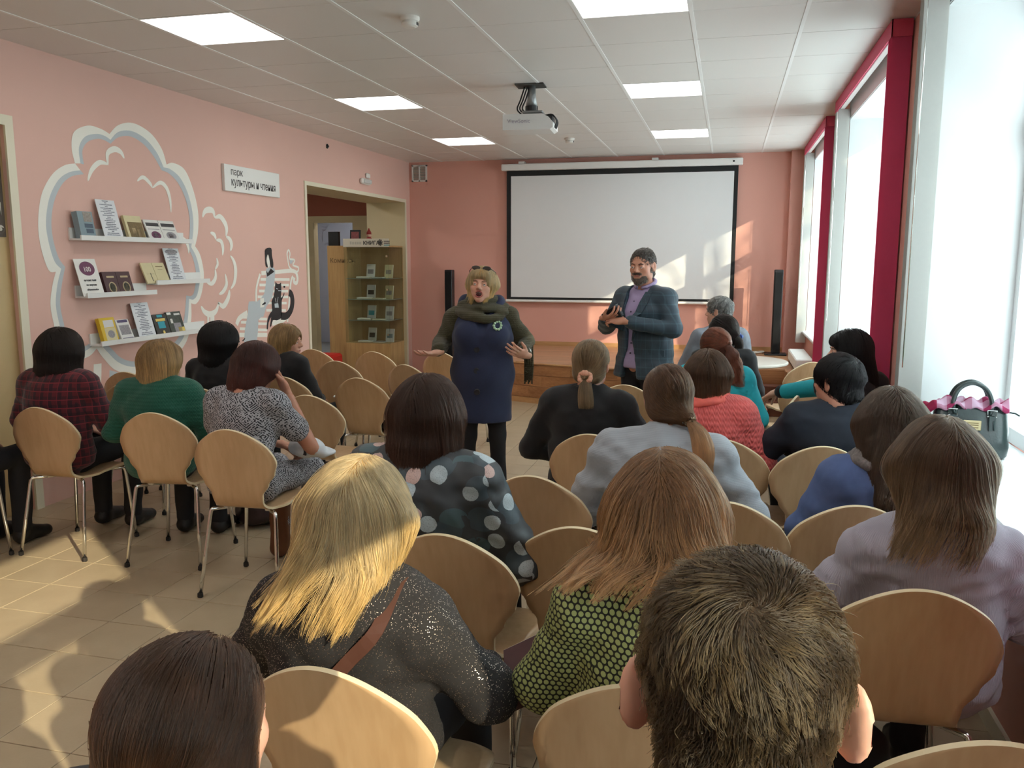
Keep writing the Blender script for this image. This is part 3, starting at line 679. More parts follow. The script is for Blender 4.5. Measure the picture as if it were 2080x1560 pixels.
K_maroon = flat('cover_maroon', 78, 48, 50); K_plum = flat('print_plum', 108, 52, 86); K_gold = flat('print_gold', 188, 168, 130); K_yel = flat('cover_yellow', 222, 186, 44); K_purp = flat('print_purple', 96, 84, 120); K_teal = flat('print_teal', 44, 158, 176)
K_dk = mat('cover_dark', srgb(52, 50, 46), .4, .2, 20); K_dk2 = mat('cover_dark_art', srgb(64, 70, 62), .4, .4, 40); K_ink = flat('print_ink', 50, 48, 52); K_or = flat('print_yellow', 232, 204, 110); K_lt = flat('print_white', 236, 234, 228)
def yb(px, py): return on_x(px, py, XL+.09).y
book(yb(166, 477), yb(196, 478), 1.745, .185, .045, K_blue, 'thick blue-grey book at the near end of the topmost ledge', deco=[('r', .35, .9, .62, .97, K_paint), ('r', .35, .9, .4, .55, K_navy), ('r', .4, .88, .2, .36, K_navy)])
book(yb(214, 480), yb(252, 481), 1.745, .285, .004, M_page, 'tall printed page leaning on the topmost ledge', 'sheet')
book(yb(264, 481), yb(298, 482), 1.745, .185, .022, K_cream, 'cream book with a brown figure painting on its cover', deco=[('r', .12, .97, .02, .74, K_brown), ('r', .3, .5, .15, .5, K_skin), ('r', .6, .75, .1, .45, K_skin)])
for k, (a_, b_) in enumerate(((306, 335), (336, 366))):
    book(yb(a_, 483), yb(b_, 484), 1.745, .17, .008, K_white, ('white journal with a plum medallion at the middle of the topmost ledge', 'white journal with a grey medallion at the far end of the topmost ledge')[k], deco=[('r', .08, .95, .7, .86, K_ink), ('r', .1, .9, .54, .57, K_grey), ('o', .2, .85, .08, .46, (K_plum, K_grey)[k]), ('o', .32, .7, .16, .38, K_grey)])
e = book(yb(170, 598), yb(213, 596), 1.355, .262, .004, K_lt, 'white poster card with a plum oval reading one hundred', 'poster', deco=[('o', .16, .86, .55, .93, K_plum), ('100', .2, .8, .66, .84, K_lt), ('лучших книг', .1, .9, .40, .475, K_ink), ('по версии', .1, .9, .275, .35, K_ink), ('«Newsweek»', .1, .9, .15, .225, K_ink)])
for k, (a_, b_) in enumerate(((219, 246), (247, 274))):
    book(yb(a_, 595), yb(b_, 594), 1.355, .168, .03, K_maroon, ('maroon book with a small oval portrait beside the number poster', 'maroon book with an oval portrait at the far end of its ledge')[k], deco=[('r', .25, .8, .74, .82, K_gold), ('o', .24, .80, .08, .56, K_gold), ('o', .3, .74, .12, .52, K_dk2), ('o', .42, .62, .28, .46, K_skin)])
book(yb(300, 568), yb(322, 566), 1.425, .165, .01, K_cream, 'cream drawing book at the near end of the short ledge', deco=[('r', .2, .9, .45, .46, K_brown), ('r', .55, .6, .1, .5, K_dk2)]); book(yb(323, 566), yb(346, 565), 1.425, .165, .01, K_cream, 'cream drawing book in the middle of the short ledge', deco=[('r', .2, .8, .8, .84, K_brown), ('r', .3, .7, .66, .67, K_brown)])
book(yb(348, 566), yb(379, 565), 1.425, .275, .004, M_page, 'tall printed page with a grey oval heading on the short ledge', 'sheet', deco=[('o', .1, .9, .82, .97, K_grey)])
book(yb(213, 690), yb(243, 687), 1.015, .185, .03, K_yel, 'bright yellow book at the near end of the lowest ledge', deco=[('r', .22, .88, .62, .9, K_white), ('r', .2, .92, .08, .6, K_cream), ('o', .35, .8, .2, .5, K_grey)])
book(yb(249, 685), yb(274, 682), 1.015, .165, .015, K_white, 'white book with purple bands beside the yellow one', deco=[('r', .1, .9, .86, .98, K_purp), ('r', .12, .9, .3, .74, K_grey), ('r', .1, .95, .06, .16, K_purp)])
book(yb(284, 682), yb(318, 678), 1.015, .275, .004, M_page, 'tall printed page leaning on the lowest ledge', 'sheet')
book(yb(321, 675), yb(348, 673), 1.015, .175, .025, K_dk, 'dark book with a cyan and yellow cover patch', deco=[('r', .25, .75, .36, .66, K_teal), ('r', .15, .85, .68, .8, K_or), ('r', .3, .7, .86, .97, K_teal), ('o', .45, .6, .08, .26, K_or)])
book(yb(350, 672), yb(378, 669), 1.015, .185, .02, K_dk2, 'dark illustrated book at the far end of the lowest ledge', deco=[('r', .02, .3, .88, .98, K_lt), ('r', .5, .92, .84, .92, K_white), ('r', .15, .3, .5, .7, K_white), ('r', .3, .8, .1, .5, K_grey), ('r', .55, .98, .12, .3, K_or)])

# ================================================================== glass cabinet, red pouf and tall unit in the doorway
M_cab = wood('cabinet_beech', srgb(176, 138, 88), srgb(204, 166, 114), .45, 2, 8.0); M_sglass = None
def shelf_glass():
    m = bpy.data.materials.new('cabinet_glass'); m.use_nodes = True; m.node_tree.nodes.clear(); h = N(m)
    out = h.n('OutputMaterial'); t = h.n('BsdfTransparent'); g = h.n('BsdfGlossy', i_Roughness=.03); mx = h.n('MixShader'); t.inputs[0].default_value = (.90, .94, .92, 1)
    nz = h.n('TexNoise', i_Scale=3.0); h.l(h.math('ADD', h.math('MULTIPLY', nz.outputs[0], .03), .05), mx.inputs[0]); h.l(t.outputs[0], mx.inputs[1]); h.l(g.outputs[0], mx.inputs[2]); h.l(mx.outputs[0], out.inputs[0]); return m
M_sglass = shelf_glass()
cx0, cx1, cy0, cy1 = -4.99, -4.35, 10.42, 10.93
e = empty('glass_cabinet', (0, 0, 0)); tag(e, 'beech display cabinet with glass shelves standing in the doorway', 'cabinet')
MB().box(cx0, cx1, cy0, cy1, 0, .50).build('base', M_cab, e)
MB().box(cx0, cx1, cy1-.02, cy1, .50, 1.78).build('back_panel', M_cab, e)
MB().box(cx0, cx0+.02, cy0+.05, cy1-.02, .50, 1.78).build('side_panel', M_cab, e)
MB().box(cx0, cx1, cy0, cy1, 1.78, 1.80).build('top_panel', M_cab, e)
hdr = MB().rbox(cx0, cx1+.01, cy0-.014, cy0, 1.78, 1.89, .003).build('header_board', mat('header_cream', srgb(222, 214, 196), .5, .01), e)
for k in range(5): MB().box(cx0+.10+.034*k, cx0+.126+.034*k, cy0-.0152, cy0-.0138, 1.815, 1.855-.006*(k > 0)).build('faint_print', mat('faint_print', srgb(196, 190, 176), .6, .01), hdr)
text('КНИГА', .068, K_ink, hdr, (cx0+.29, cy0-.0152, 1.81), (PI/2, 0, 0), bold=.0015)
for k in range(8):
    a_ = k*PI/4+.2; c = Vector((cx0+.535, cy0-.0155, 1.838)); MB().tube([c, c+Vector((.036*math.cos(a_), 0, .042*math.sin(a_)))], [.004, .007], 5).build('emblem_ray', K_ink, hdr)
for z_ in (1.85, 1.825, 1.80): MB().box(cx0+.585, cx0+.67, cy0-.0158, cy0-.014, z_, z_+.009).build('printed_line', K_ink if z_ > 1.81 else K_teal, hdr)
MB().box(cx0, cx1, cy0+.001, cy0+.006, .50, 1.78).build('front_glass', M_sglass, e)
MB().box(cx1-.006, cx1, cy0+.006, cy1-.02, .50, 1.78).build('side_glass', M_sglass, e)
for z_ in (.80, 1.08, 1.36): MB().box(cx0+.02, cx1-.008, cy0+.01, cy1-.02, z_, z_+.007).build('glass_shelf', mat('shelf_edge_glass', srgb(150, 160, 150), .1, .03), e)
for z_ in (.62, 1.22, 1.66): MB().lathe([(.014, 0), (.014, .02)], 10).build('hinge', M_chrome, e, (cx1-.02, cy0, z_), (PI/2, 0, 0))
def small_book(x_, y_, z_, w_, h_, th, m, lab, flatlying=False, deco=None):
    b = empty('book', (x_, y_, z_)); tag(b, lab, 'book', 'books in the glass cabinet')
    if flatlying:
        MB().rbox(-w_/2, w_/2, -h_/2, h_/2, .001, th, .002).build('cover', m, b); MB().box(-w_/2+.004, w_/2+.001, -h_/2-.001, h_/2-.004, .004, th-.003).build('pages', M_pages, b)
    else:
        b.rotation_euler = (-.16, 0, random.uniform(-.12, .12)); MB().rbox(-w_/2, w_/2, 0, th, 0, h_, .002).build('cover', m, b); MB().box(-w_/2+.004, w_/2+.001, .003, th-.003, .004, h_+.001).build('pages', M_pages, b)
        MB().box(-w_/2+.02, w_/2-.02, -.001, .0005, h_*.3, h_*.62).build('printed_panel', deco or K_grey, b)
names = ['top', 'second', 'third', 'bottom']
for i, z_ in enumerate((1.368, 1.088, .808, .501)):
    small_book(-4.72, 10.66, z_, .125, .19, .014, (K_lt, K_white, K_white, K_lt)[i], 'upright pale book at the middle of the %s cabinet shelf' % names[i], deco=(K_grey, K_ink, K_teal, K_ink)[i])
    small_book(-4.45, 10.64, z_, .12, .18, .02, (K_cream, K_cream, K_white, K_white)[i], 'upright book by the hinge side of the %s cabinet shelf' % names[i], deco=(K_paint, K_grey, K_grey, K_blue)[i])
    small_book(-4.76, 10.55, z_, .19, .10, .022, K_white, 'open book lying flat at the front of the %s cabinet shelf' % names[i], True)
    small_book(-4.55, 10.54, z_, .16, .11, .016, (K_blue, K_cream, K_cream, K_grey)[i], 'book lying flat near the corner of the %s cabinet shelf' % names[i], True)
text('Комиксы', .085, mat('side_print', srgb(120, 92, 58), .6, .02), e, (cx0-.235, 10.478, 1.575), (PI/2, 0, 0), bold=.001)
u = MB().box(cx0-.27, cx0-.004, 10.48, 10.93, 0, 1.80).build('book_unit', M_cab); tag(u, 'plain beech shelving end standing against the glass cabinet', 'cabinet')
bk = MB().rbox(-.075, .075, -.012, .012, 0, .21, .003).build('framed_print', M_black, None, (-4.88, 10.55, 1.8005), (-.1, 0, 0)); tag(bk, 'dark framed picture standing on the glass cabinet', 'picture')
MB().box(-.055, .055, -.0135, -.0115, .03, .185).build('print', mat('red_print', srgb(140, 70, 70), .5, .3, 40), bk)
bk = MB().rbox(-.075, .075, -.03, .03, 0, .19, .003).build('black_case', M_black, None, (-5.22, 10.62, 1.8005)); tag(bk, 'black box standing on the beech unit behind the doorway', 'box')
dl = empty('figurine', (-4.68, 10.56, 1.8005)); tag(dl, 'small red figurine with a pale face on the glass cabinet', 'figurine'); M_rd = flat('doll_red', 150, 38, 36)
MB().lathe([(.07, 0), (.075, .02), (.05, .06), (.035, .10), (.02, .115)], 14).build('robe', M_rd, dl, smooth=True); MB().lathe([(.005, .105), (.032, .12), (.036, .14), (.028, .165), (.004, .175)], 12).build('head', flat('doll_face', 214, 170, 150), dl, smooth=True); MB().lathe([(.034, .15), (.03, .18), (.012, .21), (.003, .235)], 12).build('hat', M_rd, dl, smooth=True); MB().rbox(-.10, -.02, -.06, -.01, 0, .035, .006).build('yellow_base', K_or, dl)
po = empty('pouf', (-5.16, 9.85, 0)); tag(po, 'low bright red upholstered pouf in the doorway', 'pouf'); M_red = mat('red_upholstery', srgb(205, 42, 30), .6, .05, 20)
MB().rbox(-.28, .28, -.24, .24, .06, .40, .03).build('cushion', M_red, po); 
for a_ in ((-.24, -.2), (.2, -.2), (-.24, .16), (.2, .16)): MB().box(a_[0], a_[0]+.04, a_[1], a_[1]+.04, 0, .07).build('leg', M_black, po)

# ================================================================== vertical blinds on the windows
def blind_mat(name, col, tr=.45):
    m, h, p = new_mat(name); out = [n for n in m.node_tree.nodes if n.type == 'OUTPUT_MATERIAL'][0]; t = h.n('BsdfTranslucent'); t.inputs[0].default_value = col; mx = h.n('MixShader'); mx.inputs[0].default_value = tr
    tc = h.n('TexCoord'); nz = h.n('TexNoise', i_Scale=60.0); h.l(tc.outputs['Object'], nz.inputs['Vector']); h.l(h.mix(nz.outputs[0], tuple(x*.94 for x in col[:3])+(1,), col), p.inputs['Base Color']); p.inputs['Roughness'].default_value = .8
    h.l(p.outputs[0], mx.inputs[1]); h.l(t.outputs[0], mx.inputs[2]); h.l(mx.outputs[0], out.inputs[0]); return m
M_crim = blind_mat('crimson_blind', srgb(250, 104, 152)); M_wbl = blind_mat('white_blind', srgb(236, 236, 232)); M_valance = mat('crimson_valance', srgb(220, 84, 116), .7, .02, 40)
wn_ = {1: 'the window nearest the camera', 2: 'the middle window', 3: 'the far window by the stage'}
for i, (a, b) in enumerate(WINDOWS):
    if i == 0: continue
    y0, y1 = a-.10, b+.02; x0, x1 = .83, .94
    e = empty('vertical_blind', (0, 0, 0)); tag(e, 'crimson and white vertical blind drawn aside at '+wn_[i], 'blind', 'vertical window blinds')
    MB().box(x0, x0+.006, y0, y1, 2.845, 2.938).build('valance', M_valance, e); MB().box(x0, x1, y0, y0+.006, 2.845, 2.938).build('valance_return', M_valance, e)
    MB().rbox(x0+.03, x0+.07, y0+.01, y1, 2.87, 2.91, .004).build('head_rail', M_white, e)
    for k in range(7): MB().box(x0+.002, x1, y0+.012+k*.014, y0+.0135+k*.014, .42, 2.868).build('slat', M_crim, e)
    for k in range(7): MB().box(x0+.002, x1, y1-.012-k*.014, y1-.0105-k*.014, .62, 2.868).build('slat', M_wbl, e)
    MB().tube([(x0-.0+.012, y1-.12, 2.86), (x0+.012, y1-.12, 1.1)], .003, 5).build('cord', M_chrome, e)
for k, (a_, b_) in enumerate(((4.56, 5.2), (7.86, 8.5))):
    MB().box(XR-.012, XR-.0005, a_+.20, a_+.23, .1, 2.9)
    o = MB().box(XR-.010, XR-.0005, a_+.22, a_+.245, .08, ZC).build('cable_cover', M_valance); tag(o, ('thin red vertical strip on the pier by the handbag window', 'thin red vertical strip on the pier by the far window')[k], 'strip')

# ================================================================== table, handbag, papers on the far sill
tb = on_z(1505, 738, .735); e = empty('round_table', (.13, 7.68, 0)); tag(e, 'small round white table with a chrome splayed stand by the stage', 'table')
M_tt = mat('table_white', srgb(226, 222, 212), .4, .01)
MB().lathe([(.40, .705), (.415, .715), (.415, .728), (.405, .735), (.01, .735)], 48).build('table_top', M_tt, e)
for k in range(4):
    a_ = k*PI/2+.6; MB().tube([(.10*math.cos(a_), .10*math.sin(a_), .705), (.34*math.cos(a_), .34*math.sin(a_), .01)], .012, 10).build('leg', M_chrome, e, smooth=True)
MB().lathe([(.05, .735), (.05, .741), (.0, .741)], 20).build('cable_grommet', M_black, e, (.05, -.30, 0))
# handbag
M_bag = mat('dark_green_leather', srgb(44, 58, 58), .32, .12, 14, bump=.2, bscale=120, coat=.3); M_gold = mat('brass_plate', srgb(196, 180, 140), .3, .1, 60, metal=.7)
c0 = on_z(1975, 945, SILL_Z); e = empty('handbag', (1.065, 4.05, SILL_Z), -.10); tag(e, 'dark green leather handbag standing on the window sill', 'handbag')
bw = MB(); secs = [(0, .138, .075), (.012, .150, .085), (.05, .155, .088), (.13, .150, .075), (.20, .142, .055), (.222, .130, .035)]; n = 28; vv = []; ff = []
for z_, rx, ry in secs:
    for k in range(n):
        t = 2*PI*k/n; vv.append((rx*math.copysign(abs(math.cos(t))**.35, math.cos(t)), ry*math.copysign(abs(math.sin(t))**.45, math.sin(t)), z_))
for j in range(len(secs)-1):
    for k in range(n): ff.append((j*n+k, j*n+(k+1) % n, (j+1)*n+(k+1) % n, (j+1)*n+k))
ff += [tuple(range(n-1, -1, -1)), tuple((len(secs)-1)*n+k for k in range(n))]
bw.add(vv, ff).build('bag_body', M_bag, e, smooth=True)
for sy in (-1, 1):
    hp = catmull([(-.070, sy*.05, .19), (-.075, sy*.045, .245), (-.052, sy*.03, .30), (0, sy*.025, .325), (.052, sy*.03, .30), (.075, sy*.045, .245), (.070, sy*.05, .19)], 5)
    MB().tube(hp, .010, 10).build('handle', M_bag, e, smooth=True)
    for sx in (-1, 1):
        r_ = MB(); q = [(sx*.076-.018, sy*.062, .185), (sx*.076+.018, sy*.062, .185), (sx*.076+.018, sy*.062, .212), (sx*.076-.018, sy*.062, .212), (sx*.076-.018, sy*.062, .185)]
        r_.tube(q, .003, 6).build('buckle', M_chrome, e); MB().box(sx*.076-.012, sx*.076+.012, sy*.083 if sy < 0 else .05, sy*.05 if sy < 0 else .083, .125, .19).build('strap_tab', M_bag, e)
pl_ = MB().rbox(-.035, .035, -.084, -.076, .125, .168, .002).build('name_plate', M_gold, e)
for z_ in (.155, .146, .135): MB().box(-.024, .024, -.0847, -.0838, z_, z_+.004).build('engraved_line', K_brown, pl_)
MB().tube(catmull([(.085, -.07, .19), (.08, -.082, .165), (.085, -.084, .13)], 4), .004, 6).build('tassel', M_bag, e); MB().tube([(.14, 0, .20), (.175, -.01, .197), (.19, -.02, .188)], .004, 6).build('zip_pull', M_bag, e)
# scarf stuffed into the bag
sc_ = MB(); vv = []; ff = []; nu, nv = 90, 12
for i in range(nu+1):
    for j in range(nv+1):
        u_, v_ = i/nu, j/nv; x_ = -.235+.38*u_; wob = .012*math.sin(u_*31+v_*5)+.010*math.sin(u_*17-v_*9)
        vv.append((x_, -.055+.11*v_+.01*math.sin(u_*13), .218+.030*math.sin(PI*v_)**.6*(1 if u_ > .25 else .9)+wob*.8-(max(0, .3-u_)*.20)))
for i in range(nu):
    for j in range(nv): a_ = i*(nv+1)+j; ff.append((a_, a_+1, a_+nv+2, a_+nv+1))
def scarf_mat():
    m, h, p = new_mat('checked_scarf'); tc = h.n('TexCoord'); sp = h.n('SeparateXYZ'); h.l(tc.outputs['Object'], sp.inputs[0])
    w1 = h.math('GREATER_THAN', h.math('FRACT', h.math('MULTIPLY', sp.outputs[0], 14.0)), .6); w2 = h.math('GREATER_THAN', h.math('FRACT', h.math('MULTIPLY', sp.outputs[1], 22.0)), .6)
    c = h.mix(h.math('MULTIPLY', h.math('ADD', w1, w2), .5), srgb(200, 168, 190), srgb(150, 40, 84)); c = h.mix(h.math('LESS_THAN', sp.outputs[0], -.14), c, srgb(150, 22, 66)); h.l(c, p.inputs['Base Color']); p.inputs['Roughness'].default_value = .9; return m
so = sc_.add(vv, ff).build('scarf', scarf_mat(), None, smooth=True); so.location = e.location; so.rotation_euler = e.rotation_euler
md = so.modifiers.new('thickness', 'SOLIDIFY'); md.thickness = .006; tag(so, 'pink and plum checked scarf stuffed over the handbag', 'scarf')
# stack of papers and books on the far sill
rg = random.Random(9); z_ = SILL_Z
for k in range(11):
    th = rg.uniform(.012, .028); b = MB().rbox(-.10, .10, -.14, .14, 0, th, .002).build('book', (K_lt, K_cream, K_white, K_gold, K_grey)[k % 5], None, (1.12+rg.uniform(-.01, .01), 9.35+rg.uniform(-.012, .012), z_+.0004), (0, 0, rg.uniform(-.08, .08)))
    tag(b, 'book in the flat pile on the far window sill', 'book', 'pile of books on the far window sill'); MB().box(-.1005, .098, -.1405, .138, .003, th-.003).build('pages', M_pages, b); z_ += th+.0005
rad = empty('radiator_box', (.80, 9.6, STAGE_Z)); tag(rad, 'small white heater box on the stage under the far window', 'heater')
MB().rbox(-.09, .09, -.55, .55, .02, .14, .01).build('casing', M_white, rad); MB().box(-.08, .08, -.5, .5, 0, .02).build('foot', M_black, rad)
# ================================================================== bent-plywood chairs
M_ply = wood('beech_veneer', srgb(190, 154, 114), srgb(208, 174, 134), .34, 2, 5.0, coat=.25); M_edge = mat('ply_edge', srgb(228, 210, 172), .5, .04, 40)
M_mount = mat('white_plastic', srgb(226, 222, 210), .5, .02); M_foot = mat('foot_rubber', srgb(40, 36, 34), .7, .05)
def chair_meshes():
    prof = catmull([(.212, .428, 0), (.195, .444, 0), (.12, .452, 0), (0, .446, 0), (-.095, .440, 0), (-.150, .448, 0), (-.186, .476, 0), (-.202, .53, 0), (-.216, .62, 0), (-.236, .72, 0), (-.256, .80, 0), (-.268, .845, 0)], 7)
    L = [0.0]
    for i in range(1, len(prof)): L.append(L[-1]+(prof[i]-prof[i-1]).length)
    tot = L[-1]; z_b = None
    def half(i):
        y, z = prof[i].x, prof[i].y; s = L[i]/tot
        wk = [(0, .165), (.08, .198), (.20, .206), (.34, .19), (.45, .148), (.52, .128), (.58, .132), (.65, .166), (.72, .200), (.79, .213), (.88, .207), (1, .18)]
        for (a, wa), (b, wb) in zip(wk, wk[1:]):
            if a <= s <= b: t = (s-a)/(b-a); t = t*t*(3-2*t); w_ = wa+(wb-wa)*t; break
        d0 = L[i]; d1 = tot-L[i]                        # round off the ends
        if d0 < .10: w_ *= max(1e-3, 1-((.10-d0)/.10)**2.6)**.5 if d0 > 1e-6 else .30
        if d0 < .004: w_ = .09
        if d1 < .185: w_ *= max(0, 1-((.185-d1)/.185)**2.0)**.5
        return max(w_, .004)
    # resample densely near the top so that the round end is smooth
    idx = list(range(len(prof))); P = [(prof[i].x, prof[i].y, half(i)) for i in idx]
    top = P[-1]; 
    fine = []
    for i in range(len(P)-1):
        a, b = P[i], P[i+1]; fine.append(a)
    y0, z0 = prof[-2].x, prof[-2].y; y1, z1 = prof[-1].x, prof[-1].y
    for t in (.0, .35, .6, .8, .92, .98, 1.0):
        d1 = (tot-L[-2])*(1-t); w_ = .182*max(0, 1-((.185-d1)/.185)**2)**.5; fine.append((y0+(y1-y0)*t, z0+(z1-z0)*t, max(w_, .003)))
    del fine[len(P)-1]
    nu = 12; th = .0115; V = []; nrm = []
    n = len(fine)
    for i, (y, z, w_) in enumerate(fine):
        a = fine[max(i-1, 0)]; b = fine[min(i+1, n-1)]; ty, tz = b[0]-a[0], b[1]-a[1]; l = math.hypot(ty, tz) or 1; nrm.append((-tz/l, ty/l))
        for j in range(nu+1):
            u = -1+2*j/nu; x = u*w_; k = (x/.2)**2; back = max(0, min(1, (z-.5)/.2)); seat = max(0, min(1, (.2-abs(y-.02))/.15))*(1-back)
            V.append((x, y+.022*k*back, z+.010*k*seat))
    m = len(V); F = []; MI = []
    for i, v in enumerate(list(V)):
        r = i//(nu+1); ny, nz = nrm[r]; V.append((v[0], v[1]+ny*th, v[2]+nz*th))
    for i in range(n-1):
        for j in range(nu):
            a = i*(nu+1)+j; b = a+1; c = a+nu+2; d = a+nu+1
            F += [(a, b, c, d), (m+a, m+d, m+c, m+b)]; MI += [0, 0]
    rim = [i*(nu+1) for i in range(n)]+[(n-1)*(nu+1)+j for j in range(1, nu+1)]+[i*(nu+1)+nu for i in range(n-2, -1, -1)]+[j for j in range(nu-1, 0, -1)]
    for a, b in zip(rim, rim[1:]+rim[:1]): F.append((a, m+a, m+b, b)); MI.append(1)
    mb = MB(); mb.v = V; mb.f = F; mb.mi = MI; shell = mb.mesh('shell', [M_ply, M_edge], True)
    shell.polygons.foreach_set('use_smooth', [mi == 0 for mi in MI])
    legs = []; caps = []; mounts = []
    for sx, sy in ((-1, 1), (1, 1), (-1, -1), (1, -1)):
        ft = Vector((sx*.205, sy*.205+(-.02 if sy > 0 else -.035), 0)); kn = Vector((sx*.172, sy*.168, .405)); en = Vector((sx*.03, sy*.05, .425))
        a = ft+(kn-ft)*.93; b = kn+Vector((0, 0, .018)); c = b+(en-b)*.16
        legs.append(MB().tube([ft+Vector((0, 0, .012)), ft.lerp(kn, .5), a]+catmull([a, kn+(b-kn)*.75+(en-b)*.03, c], 5)[1:]+[en], .0095, 10).mesh('leg', M_chrome, True))
        caps.append(MB().lathe([(.011, 0), (.014, .003), (.013, .022)], 10, ft).mesh('foot_cap', M_foot)); q = b+(en-b)*.42
        mounts.append(MB().rbox(q.x-.016, q.x+.016, q.y-.016, q.y+.016, .420, .441, .004).mesh('mount', M_mount))
    return shell, legs, caps, mounts
C_SHELL, C_LEGS, C_CAPS, C_MOUNTS = chair_meshes()
def make_chair():
    e = empty('plywood_chair'); link('shell', C_SHELL, e)
    for l, c, mo in zip(C_LEGS, C_CAPS, C_MOUNTS):
        o = link('leg', l, e); link('foot_cap', c, o); link('mount', mo, e)
    return e
PROTO = make_chair(); CHAIRS = {}
def chair(key, x, y, rz, lab, group='beech plywood chairs'):
    """x, y: where the middle of the top edge of the backrest is"""
    global PROTO
    o = PROTO if not CHAIRS else copy_tree(PROTO)
    a = math.radians(rz); o.rotation_euler = (0, 0, a); o.location = (x-.27*math.sin(a), y+.27*math.cos(a), 0)
    tag(o, lab, 'chair', group); CHAIRS[key] = o; return o
chair('C1', -3.52, 3.6, 1, 'plywood chair under the woman in the dark red plaid shirt')
chair('C2', -2.83, 3.62, 8, 'plywood chair under the woman in the green sweater')
chair('C3', -2.21, 3.34, 2, 'plywood chair under the woman in the black and white patterned dress')
chair('C4', -4.04, 4.92, 4, 'empty plywood chair closest to the mural wall, behind the plaid shirt')
chair('C5', -3.64, 4.42, 4, 'empty plywood chair half hidden by the green sweater woman')
chair('C6', -3.09, 4.4, 0, 'plywood chair under the black-haired woman with glasses')
chair('C7', -3.80, 5.44, -8, 'empty plywood chair just beyond the black-haired woman with glasses')
chair('C8', -2.87, 4.99, -2, 'plywood chair under the fair-haired woman with the notebook')
chair('C9', -2.33, 4.33, -2, 'empty plywood chair in front of the patterned dress woman, bare seat showing')
chair('C10', -2.35, 5.06, -6, 'plywood chair with a black jacket on its seat, middle of the empty rows')
chair('C11', -3.49, 6.6, -2, 'far empty plywood chair left of the red pouf')
chair('C12', -2.91, 5.88, -4, 'empty plywood chair in front of the notebook')
chair('C13', -2.9, 6.56, -6, 'far empty plywood chair in front of the glass cabinet')
chair('C14', -2.31, 5.8, -18, 'empty plywood chair next to the standing woman')
chair('C15', -2.34, 6.68, -14, 'farthest empty plywood chair beside the hand of the standing woman')
chair('C16', -0.66, 2.88, -9, 'empty plywood chair to the right of the dotted blouse')
chair('C17', -0.76, 2.18, -5, 'plywood chair under the woman in the dotted blouse')
chair('C18', -0.725, 1.37, -5, 'large plywood chair under the blonde woman in the glittery black sweater')
chair('C19', -0.57, 3.66, -6, 'plywood chair under the woman with the pink scrunchie')
chair('C20', -.60, 5.20, -4, 'plywood chair in front of the man in the blazer')
chair('C21', .00, 3.70, -4, 'plywood chair under the woman in the coral knit sweater')
chair('C22', -.40, 2.34, 0, 'plywood chair between the dotted blouse and the curly hair')
chair('C23', .02, 2.72, -2, 'plywood chair under the woman in the grey sweater')
chair('C24', -0.125, 1.46, 4, 'large plywood chair under the woman in the green honeycomb top')
chair('C25', .42, 3.66, 6, 'plywood chair under the short-haired woman in the navy top')
chair('C26', .43, 2.78, 8, 'plywood chair under the woman with long straight hair in blue')
chair('C27', 0.475, 2.08, 4, 'plywood chair under the woman in the lilac-grey top')
chair('C28', .46, 1.42, 6, 'plywood chair cut off at the bottom corner by the boy')
chair('C29', .58, 5.85, 14, 'plywood chair under the teal sleeve near the white table')
chair('C30', .66, 6.75, 24, 'plywood chair by the far crimson blind')
chair('C35', .68, 4.62, 30, 'plywood chair under the woman with long black hair')
chair('C36', .41, 5.02, 74, 'plywood chair turned sideways under the outstretched hand')
chair('C31', -.04, 4.72, -4, 'plywood chair under the woman in the turquoise sweater')
chair('C32', -4.02, 3.18, -4, 'plywood chair under the person cut off by the left edge')
chair('C33', -.06, 5.75, 8, 'plywood chair under the dark-haired woman with the blue hair clip')
chair('C34', .0, 6.70, 20, 'plywood chair under the grey-haired man')
